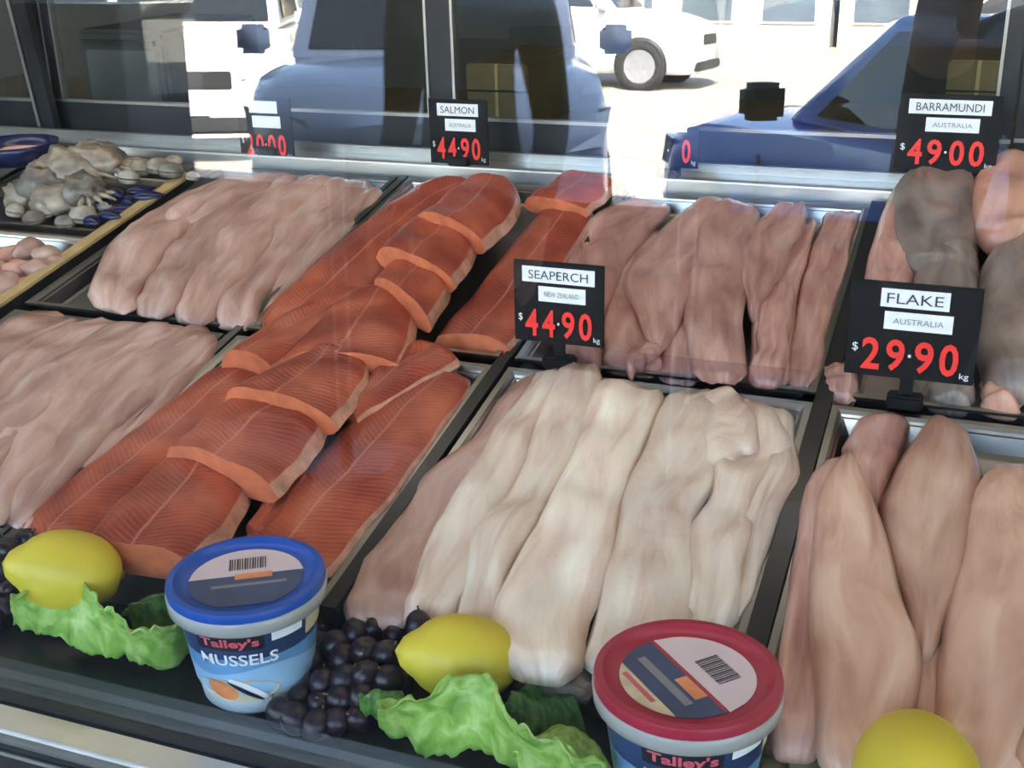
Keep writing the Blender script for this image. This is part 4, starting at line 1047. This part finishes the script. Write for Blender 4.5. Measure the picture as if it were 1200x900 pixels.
# ------------------------------------------------------------------ street: cars, people, shops
def car(name, label, group, loc, heading, L, Wd, paint, hood, roof, cab, van=False, plate=True):
    """x forward. cab = (cowl x, windscreen top x, rear glass top x, rear glass base x) measured from the nose backwards"""
    root = tag(empty(name, loc, (0, 0, heading)), label, 'car', group)
    hw = Wd / 2
    n = 26
    st_ = []
    for i in range(n):
        t = i / (n - 1)
        x = -L * t
        rnd = min(1, math.sqrt(max(0, 1 - (1 - min(1, t / 0.09)) ** 2)) * 0.35 + 0.65, math.sqrt(max(0, 1 - (1 - min(1, (1 - t) / 0.07)) ** 2)) * 0.3 + 0.7)
        d = -x
        if d < cab[0]: zt = hood * (0.80 + 0.20 * min(1, (d / (cab[0] * 0.55))) ** 0.6) + 0.05 * d / cab[0]
        elif d < cab[3]: zt = hood + 0.05 + 0.05 * (d - cab[0]) / (cab[3] - cab[0])
        else: zt = (hood + 0.10) * (1 - 0.06 * (d - cab[3]) / max(0.05, L - cab[3]))
        zb = 0.24 + 0.05 * (1 - rnd)
        w = hw * rnd
        prof = [(0, zb), (w * 0.80, zb), (w * 0.96, zb + 0.10), (w * 1.0, zb + 0.30), (w * 0.985, zt - 0.16), (w * 0.95, zt - 0.05), (w * 0.80, zt + 0.0), (w * 0.40, zt + 0.025), (0, zt + 0.032)]
        ring = prof + [(-y, z) for (y, z) in prof[-2:0:-1]]
        st_.append([(x, y, z) for (y, z) in ring])
    m = len(st_[0]); vs = [q for s in st_ for q in s]; fs = []
    for i in range(n - 1):
        for j in range(m): fs.append((i * m + j, i * m + (j + 1) % m, (i + 1) * m + (j + 1) % m, (i + 1) * m + j))
    fs.append(list(range(m))); fs.append([(n - 1) * m + j for j in range(m)])
    smooth_angle(mesh_obj('body', vs, fs, paint, root), 50)
    zb = hood + 0.04
    # cabin frustum with curved sides
    def sec(x, w, z, k): return [(x, -w, z), (x, w, z)]
    B = {}
    wb, wt = hw * 0.95, hw * 0.76
    bl = [(-cab[0], zb), (-cab[1], roof), (-cab[2], roof), (-cab[3], zb + 0.05)]
    mid = [(-(cab[1] + cab[2]) / 2, roof + 0.03)]
    vs = []
    for (x, z), w in zip(bl, (wb * 0.9, wt, wt, wb * 0.92)): vs += [(x, -w, z), (x, w, z)]
    vs += [(mid[0][0], -wt, roof + 0.01), (mid[0][0], wt, roof + 0.01), (-(cab[0] + cab[3]) / 2, -wb, zb + 0.02), (-(cab[0] + cab[3]) / 2, wb, zb + 0.02)]
    fs = [(0, 1, 3, 2), (2, 3, 9, 8), (8, 9, 5, 4), (4, 5, 7, 6), (0, 2, 8, 10), (10, 8, 4, 6), (1, 3, 9, 11), (11, 9, 5, 7), (0, 1, 11, 10), (10, 11, 7, 6)]
    cabo = mesh_obj('cabin', vs, fs, paint, root, smooth=False)
    bv = cabo.modifiers.new('edges', 'BEVEL'); bv.width = 0.05; bv.segments = 3
    V = [Vector(q) for q in vs]
    def patch(a, b, c, d, ins, off, mat, name, par):
        a, b, c, d = V[a], V[b], V[c], V[d]
        def bi(u, v): return (a.lerp(b, u)).lerp(d.lerp(c, u), v)
        u0, u1, v0, v1 = ins
        P = [bi(u0, v0), bi(u1, v0), bi(u1, v1), bi(u0, v1)]
        nn = (P[1] - P[0]).cross(P[3] - P[0]).normalized()
        ctr_ = (V[0] + V[1] + V[6] + V[7] + V[2] + V[3] + V[4] + V[5]) / 8
        if nn.dot(P[0] - ctr_) < 0: nn = -nn
        mb = MB().prism([q - nn * 0.02 for q in P], nn * (0.02 + off))
        return mb.build(name, mat, par)
    patch(0, 1, 3, 2, (0.06, 0.94, 0.08, 0.90), 0.012, 'car_glass', 'windscreen', root)
    patch(6, 7, 5, 4, (0.08, 0.92, 0.12, 0.88), 0.012, 'car_glass', 'rear_window', root)
    for (a_, b_, c_, d_) in ((0, 10, 8, 2), (1, 11, 9, 3)):
        patch(a_, b_, c_, d_, (0.20, 0.95, 0.10, 0.86), 0.012, 'car_glass', 'side_window', root)
    for (a_, b_, c_, d_) in ((10, 6, 4, 8), (11, 7, 5, 9)):
        patch(a_, b_, c_, d_, (0.05, 0.80, 0.10, 0.86), 0.012, 'car_glass', 'side_window', root)
    for s in (-1, 1):
        # mirrors
        mx = -cab[0] - 0.20
        mo = MB().box((mx - 0.07, s * hw + (0.0 if s > 0 else -0.18), zb + 0.03), (mx + 0.06, s * hw + (0.18 if s > 0 else 0.0), zb + 0.19), 0.03).build('mirror', 'car_trim' if paint == 'paint_blue' else paint, root, smooth=True)
        MB().box((mx - 0.075, s * hw + (0.02 if s > 0 else -0.16), zb + 0.05), (mx - 0.068, s * hw + (0.16 if s > 0 else -0.02), zb + 0.17)).build('mirror_glass', 'car_glass', mo)
        # lamps
        lm = MB().prism([(-0.02, s * hw * 0.50, hood * 0.66), (-0.20, s * hw * 0.93, hood * 0.70), (-0.34, s * hw * 0.985, hood * 0.86), (-0.10, s * hw * 0.62, hood * 0.82)], (0.05, s * 0.012, 0.02))
        lm.build('headlight', 'lamp_glass', root)
        MB().box((-L - 0.01, s * hw * 0.70 - 0.08, hood * 0.72), (-L + 0.16, s * hw * 0.70 + 0.08, hood * 0.98), 0.02).build('tail_light', 'tail_red', root)
        # door seams and handles
        for dx in (cab[0] + 0.05, (cab[0] + cab[3]) / 2, cab[3] - 0.25):
            MB().box((-dx - 0.006, s * hw * 1.0 - 0.012, 0.42), (-dx + 0.006, s * hw * 1.0 + 0.002, hood - 0.10)).build('door_seam', 'car_trim', root)
        for dx in ((cab[0] + cab[3]) / 2 - 0.15, cab[3] - 0.40):
            MB().box((-dx - 0.09, s * hw * 1.0 - 0.01, hood - 0.14), (-dx + 0.09, s * hw * 1.0 + 0.025, hood - 0.11), 0.006).build('door_handle', paint, root)
        # wheels
        for wx in (0.17 * L + 0.05, L - 0.19 * L):
            rw = 0.33 if not van else 0.37
            yo = s * hw
            MB().lathe([(rw + 0.06, -0.02), (rw + 0.06, 0.014), (rw + 0.0, 0.016), (0, 0.004)], 32, 'y', (-wx, 0, 0)).build('wheel_arch', 'car_trim', root, (0, yo * 0.985, rw + 0.02), True, (0, 0, 0 if s > 0 else math.pi)) if False else \
                MB().lathe([(rw + 0.06, -0.03), (rw + 0.06, 0.010), (rw, 0.012), (0, 0.004)], 32, 'y').build('wheel_arch', 'car_trim', root, (-wx, yo * 0.995, rw + 0.02), True, (0, 0, 0 if s > 0 else math.pi))
            wh = MB().lathe([(rw * 0.62, -0.17), (rw * 0.96, -0.17), (rw, -0.14), (rw, 0.02), (rw * 0.96, 0.04), (rw * 0.70, 0.045), (rw * 0.68, 0.02), (0, 0.015)], 36, 'y').build('wheel', 'rubber', root, (-wx, yo * 0.995, rw), True, (0, 0, 0 if s > 0 else math.pi))
            rm_ = MB().lathe([(rw * 0.70, 0.02), (rw * 0.70, 0.04), (rw * 0.62, 0.042), (rw * 0.60, 0.022), (0, 0.022)], 32, 'y')
            for k in range(6):
                t = 2 * math.pi * k / 6
                d = Vector((math.cos(t), 0, math.sin(t))); pz = Vector((-math.sin(t), 0, math.cos(t)))
                rm_.prism([d * 0.03 + pz * 0.03 + Vector((0, 0.022, 0)), d * 0.03 - pz * 0.03 + Vector((0, 0.022, 0)), d * rw * 0.64 - pz * 0.022 + Vector((0, 0.022, 0)), d * rw * 0.64 + pz * 0.022 + Vector((0, 0.022, 0))], (0, 0.02, 0))
            rm_.lathe([(0.05, 0.02), (0.05, 0.048), (0, 0.05)], 16, 'y')
            rm_.build('rim', 'rim', wh)
    MB().box((-0.03, -hw * 0.42, hood * 0.60), (0.012, hw * 0.42, hood * 0.74), 0.01).build('grille', 'car_trim', root)
    MB().box((-0.10, -hw * 0.70, 0.30), (0.030, hw * 0.70, 0.44), 0.02).build('bumper_intake', 'car_trim', root)
    MB().box((0.012, -0.18, 0.46), (0.040, 0.18, 0.56), 0.004).build('number_plate', 'tag_white', root)
    return root
def hd(dx, dy): return math.atan2(dy, dx)
car('silver_van', 'pale silver-blue people mover parked nose to the shop', 'parked cars in the street', (-1.47, -5.40, GZ - 0.1), hd(0.37, 0.93), 4.6, 1.88, 'paint_silver', 1.16, 1.95, (0.95, 1.75, 4.0, 4.5), True)
car('blue_hatchback', 'deep blue small car parked at an angle beside the silver people mover', 'parked cars in the street', (0.00, -7.02, GZ - 0.1), hd(-0.62, -0.78), 4.2, 1.68, 'paint_blue', 0.98, 1.50, (1.25, 1.95, 3.4, 4.05))
car('white_four_wheel_drive', 'white four-wheel drive standing side-on across the sunny road', 'parked cars in the street', (-3.2, -20.0, GZ - 0.1), hd(1, 0.03), 4.8, 1.90, 'paint_white', 1.15, 1.85, (1.3, 1.9, 4.2, 4.7), True)
car('white_van', 'sunlit white van parked beyond the silver people mover', 'parked cars in the street', (-5.7, -9.4, GZ - 0.1), hd(0.47, 0.88), 4.9, 1.92, 'paint_white', 1.15, 2.05, (0.7, 1.4, 4.5, 4.85), True)
car('white_wagon', 'white wagon parked farthest along the sunny kerb', 'parked cars in the street', (-10.5, -13.5, GZ - 0.1), hd(0.45, 0.89), 4.7, 1.85, 'paint_white', 1.05, 1.65, (1.2, 1.9, 4.0, 4.6))
car('silver_sedan', 'small silver car across the road past the white four-wheel drive', 'parked cars in the street', (-1.0, -26.0, GZ - 0.1), hd(-1, 0.02), 4.4, 1.78, 'paint_white', 1.0, 1.48, (1.2, 1.95, 3.3, 3.9))

# shops across the road
def shop(x0, x1, y, h, mat, label, sign=None):
    r = tag(empty('shop_building', ((x0 + x1) / 2, y, GZ - 0.1)), label, 'building', 'shops across the road')
    w = (x1 - x0) / 2
    MB().box((-w, -6, 0), (w, 0, h)).build('wall', mat, r)
    MB().box((-w - 0.1, -0.2, h), (w + 0.1, 0.15, h + 0.3)).build('parapet', 'concrete', r)
    nwin = max(2, int(w))
    for k in range(nwin):
        x = -w + (k + 0.5) * 2 * w / nwin
        f = MB().box((x - 0.75, -0.05, 0.6), (x + 0.75, 0.05, 2.4)).build('window', 'concrete', r)
        MB().box((x - 0.68, 0.03, 0.67), (x + 0.68, 0.07, 2.33)).build('window_pane', 'window_far', f)
    MB().box((-w, 0.0, 2.7), (w, 1.6, 2.85)).build('awning', sign or 'concrete', r)
    return r
shop(-30, -12, -34, 5.0, 'facade_cream', 'cream shop building far across the road')
shop(-11.8, -3, -34, 5.6, 'concrete', 'grey shop building far across the road')
shop(-2.8, 10, -34, 4.6, 'facade_cream', 'cream shop building with a yellow awning far across the road', 'facade_yellow')

PX = -2.06
r = tag(empty('added_cabinet', (PX, -3.8, GZ)), 'dark grey cabinet at the kerb, added to block reflections in the glass', 'cabinet')  # added to block the bright street reflection at the left of the glass
MB().box((-0.24, -0.2, 0.06), (0.24, 0.2, 1.40), 0.01).build('casing', 'appliance', r)
MB().box((-0.26, -0.22, 1.40), (0.26, 0.22, 1.44), 0.008).build('cap', 'appliance', r)
MB().box((-0.25, -0.21, 0.0), (0.25, 0.21, 0.06)).build('plinth', 'concrete', r)
for s in (-1, 1):
    d = MB().box((s * 0.115 - 0.105, 0.2, 0.12), (s * 0.115 + 0.105, 0.208, 1.34), 0.002).build('door', 'appliance', r)
    MB().box((s * 0.03 - 0.008, 0.208, 0.72), (s * 0.03 + 0.008, 0.222, 0.84), 0.002).build('handle', 'alu', d)
struct(MB().box((-3.10, -3.97, GZ), (-2.40, -3.63, GZ + 3.5), 0.01).build('trim_added_pillar', 'appliance'))  # added dark pillar, blocks the reflection at the far left of the glass

bw = tag(empty('added_screen', (-0.2, -3.2, GZ)), 'low black screen along the kerb, added to keep car reflections off the fish', 'barrier')  # added, hides the lower cars so the glass over the fish reflects dark
for k in range(4):
    x = -1.65 + k * 1.1
    MB().tube([(x, 0, 0.0), (x, 0, BH + 0.02)], 0.02, 12).build('post', 'alu_dark', bw, smooth=True)
    MB().lathe([(0.16, 0), (0.16, 0.012), (0.03, 0.02), (0, 0.02)], 24, 'z', (x, 0, 0)).build('foot', 'alu_dark', bw)
    if k < 3: MB().box((x + 0.03, -0.004, 0.10), (x + 1.07, 0.004, BH)).build('canvas', 'added_screen_black', bw)

# people
def body_mat(name, coat, legs, z_neck, z_waist, hands=None, rad=0.1):
    """clothes by height on the figure; bare hands inside small balls"""
    m, nt, b = nmat(name)
    tc = nt.nodes.new('ShaderNodeTexCoord')
    sx = nt.nodes.new('ShaderNodeSeparateXYZ'); nt.links.new(tc.outputs['Object'], sx.inputs[0])
    def step(v, thr):
        q = nt.nodes.new('ShaderNodeMath'); q.operation = 'GREATER_THAN'; nt.links.new(v, q.inputs[0]); q.inputs[1].default_value = thr; return q.outputs[0]
    def mix(f, a, c):
        q = nt.nodes.new('ShaderNodeMixRGB'); nt.links.new(f, q.inputs[0])
        for k, v in ((1, a), (2, c)):
            if isinstance(v, tuple): q.inputs[k].default_value = list(v) + [1]
            else: nt.links.new(v, q.inputs[k])
        return q.outputs[0]
    skin = (0.50, 0.29, 0.20)
    c = mix(step(sx.outputs[2], z_waist), legs, coat)
    c = mix(step(sx.outputs[2], z_neck), c, skin)
    for hnd in (hands or []):
        d = nt.nodes.new('ShaderNodeVectorMath'); d.operation = 'DISTANCE'; nt.links.new(tc.outputs['Object'], d.inputs[0]); d.inputs[1].default_value = hnd
        inv = nt.nodes.new('ShaderNodeMath'); inv.operation = 'LESS_THAN'; nt.links.new(d.outputs['Value'], inv.inputs[0]); inv.inputs[1].default_value = rad
        c = mix(inv.outputs[0], c, skin)
    nt.links.new(c, b.inputs['Base Color']); b.inputs['Roughness'].default_value = 0.85
def person(label, loc, rotz, coat, legs, pose):
    nm = 'clothes_' + pose
    J = {}; E_ = []
    def v(k, p, r): J[k] = (Vector(p), r)
    v('pelvis', (0, 0, 0.95), 0.16); v('waist', (0, 0.0, 1.10), 0.145); v('chest', (0, 0.01, 1.30), 0.165); v('upper', (0, 0.0, 1.43), 0.13); v('neck', (0, 0.01, 1.51), 0.058); v('chin', (0, 0.03, 1.58), 0.07); v('head', (0, 0.03, 1.66), 0.092); v('crown', (0, 0.02, 1.735), 0.065)
    E_ += [('pelvis', 'waist'), ('waist', 'chest'), ('chest', 'upper'), ('upper', 'neck'), ('neck', 'chin'), ('chin', 'head'), ('head', 'crown')]
    hands = []
    for s, k in ((-1, 'l'), (1, 'r')):
        v('hip' + k, (s * 0.10, 0, 0.88), 0.105); v('knee' + k, (s * 0.11, 0.02, 0.49), 0.068); v('calf' + k, (s * 0.11, -0.01, 0.32), 0.062); v('ankle' + k, (s * 0.11, -0.02, 0.09), 0.045); v('toe' + k, (s * 0.12, 0.13, 0.045), 0.04)
        v('sh' + k, (s * 0.19, 0, 1.41), 0.075)
        if pose == 'phone':
            v('el' + k, (s * 0.225, 0.06, 1.16), 0.05); v('wr' + k, (s * 0.11 - 0.10, 0.25, 1.47), 0.033); v('pa' + k, (s * 0.085 - 0.12, 0.300, 1.53), 0.030)
            up = Vector((-s * 0.35, 0.25, 0.9)).normalized()
        else:
            v('el' + k, (s * 0.24, -0.03, 1.13), 0.052); v('wr' + k, (s * 0.245, 0.08, 0.90), 0.036); v('pa' + k, (s * 0.245, 0.10, 0.83), 0.034)
            up = Vector((0, 0.25, -0.95)).normalized()
        hands.append(tuple(J['pa' + k][0]))
        E_ += [('pelvis', 'hip' + k), ('hip' + k, 'knee' + k), ('knee' + k, 'calf' + k), ('calf' + k, 'ankle' + k), ('ankle' + k, 'toe' + k), ('upper', 'sh' + k), ('sh' + k, 'el' + k), ('el' + k, 'wr' + k), ('wr' + k, 'pa' + k)]
        pa = J['pa' + k][0]
        side = Vector((0, 1, 0)) if pose != 'phone' else Vector((0, 0, 1)).cross(Vector((s, 0, 0)))
        side = side - up * side.dot(up); side.normalize()
        inward = Vector((-s, 0, 0))
        for q, (o_, ln) in enumerate(((-0.027, 0.062), (-0.009, 0.074), (0.009, 0.070), (0.027, 0.055))):
            base = pa + up * 0.035 + side * o_
            v('f%d%s' % (q, k), base, 0.0095); v('g%d%s' % (q, k), base + up * ln * 0.5 + inward * 0.004, 0.009); v('h%d%s' % (q, k), base + up * ln * 0.85 + inward * 0.02, 0.008)
            E_ += [('pa' + k, 'f%d%s' % (q, k)), ('f%d%s' % (q, k), 'g%d%s' % (q, k)), ('g%d%s' % (q, k), 'h%d%s' % (q, k))]
        tb = pa + side * 0.035 * 1 - up * 0.005 + inward * 0.01
        v('t0' + k, tb, 0.011); v('t1' + k, tb + up * 0.03 + side * 0.014 + inward * 0.012, 0.0095)
        E_ += [('pa' + k, 't0' + k), ('t0' + k, 't1' + k)]
    body_mat(nm, coat, legs, 1.525, 0.93, hands, 0.115)
    keys = list(J); idx = {k: i for i, k in enumerate(keys)}
    me = bpy.data.meshes.new('person'); me.from_pydata([J[k][0] for k in keys], [(idx[a], idx[b]) for a, b in E_], [])
    o = bpy.data.objects.new('person', me); COL.objects.link(o)
    o.location = loc; o.rotation_euler = (0, 0, rotz)
    md = o.modifiers.new('skin', 'SKIN'); sm = o.modifiers.new('smooth', 'SUBSURF'); sm.levels = 2; sm.render_levels = 2
    for i, k in enumerate(keys):
        sv = me.skin_vertices[0].data[i]; r = J[k][1]
        sv.radius = (r, r * (0.72 if k in ('pelvis', 'waist', 'chest', 'upper') else 1.0)); sv.use_root = (k == 'pelvis')
    md.use_smooth_shade = True
    me.materials.append(MAT[nm])
    # hair and face
    hb = MB()
    vs = []; fs = []
    N1, N2 = 20, 10
    for i in range(N2 + 1):
        ph = math.pi * 0.62 * i / N2
        for j in range(N1):
            t = 2 * math.pi * j / N1
            front = max(0, math.sin(t))
            p2 = ph * (1 - 0.42 * front)
            vs.append((0.094 * math.sin(p2) * math.cos(t), 0.012 + 0.108 * math.sin(p2) * math.sin(t), 1.655 + 0.125 * math.cos(p2)))
    for i in range(N2):
        for j in range(N1): fs.append((i * N1 + j, i * N1 + (j + 1) % N1, (i + 1) * N1 + (j + 1) % N1, (i + 1) * N1 + j))
    h_ = mesh_obj('hair', vs, fs, 'hair', o); so = h_.modifiers.new('thickness', 'SOLIDIFY'); so.thickness = 0.02; so.offset = -1
    MB().tube([(0, 0.105, 1.665), (0, 0.128, 1.63), (0, 0.112, 1.62)], [0.010, 0.015, 0.012], 10).build('nose', 'skin', o, smooth=True)
    MB().tube([(-0.025, 0.105, 1.587), (0, 0.113, 1.589), (0.025, 0.105, 1.587)], [0.003, 0.007, 0.003], 8).build('mouth', 'barra_pink', o, smooth=True)
    for s in (-1, 1):
        MB().lathe([(0.012 * math.sin(math.pi * i / 8), -0.012 * math.cos(math.pi * i / 8)) for i in range(9)], 14).build('eye', 'tag_white', o, (s * 0.033, 0.098, 1.668), True)
        MB().lathe([(0.016 * math.sin(math.pi * i / 8), -0.03 * math.cos(math.pi * i / 8)) for i in range(9)], 14).build('ear', 'skin', o, (s * 0.093, 0.01, 1.645), True)
        sh2 = MB()
        sh2.tube([(s * 0.11, -0.075, 0.045), (s * 0.112, 0.0, 0.05), (s * 0.118, 0.10, 0.042), (s * 0.12, 0.175, 0.032)], [0.036, 0.05, 0.048, 0.026], 14)
        for q in sh2.v: q.z = max(0.0, q.z)
        sh2.build('shoe', 'rubber', o, smooth=True)
    tag(o, label, 'person', 'people on the pavement in front of the shop')
    return o
person('person in navy jacket holding a phone up to the counter glass', (1.25, -1.475, GZ), 0, (0.016, 0.022, 0.045), (0.02, 0.02, 0.024), 'phone')
person('person in a black coat standing with arms hanging on the shaded pavement', (-0.10, -2.72, GZ), 0.12, (0.010, 0.010, 0.010), (0.012, 0.012, 0.014), 'stand').scale = (0.90, 0.94, 1.05)
r = tag(empty('phone', (1.125, -1.14, CAM.z - 0.07)), 'dark smartphone held in two hands in front of the navy jacket', 'phone')
MB().box((-0.075, -0.004, 0.034), (0.075, 0.004, 0.106), 0.003).build('phone_body', 'phone', r)
MB().lathe([(0.006, 0.0), (0.006, 0.0015), (0, 0.0015)], 16, 'y').build('lens', 'car_glass', r, (0, 0.004, 0.07), True)
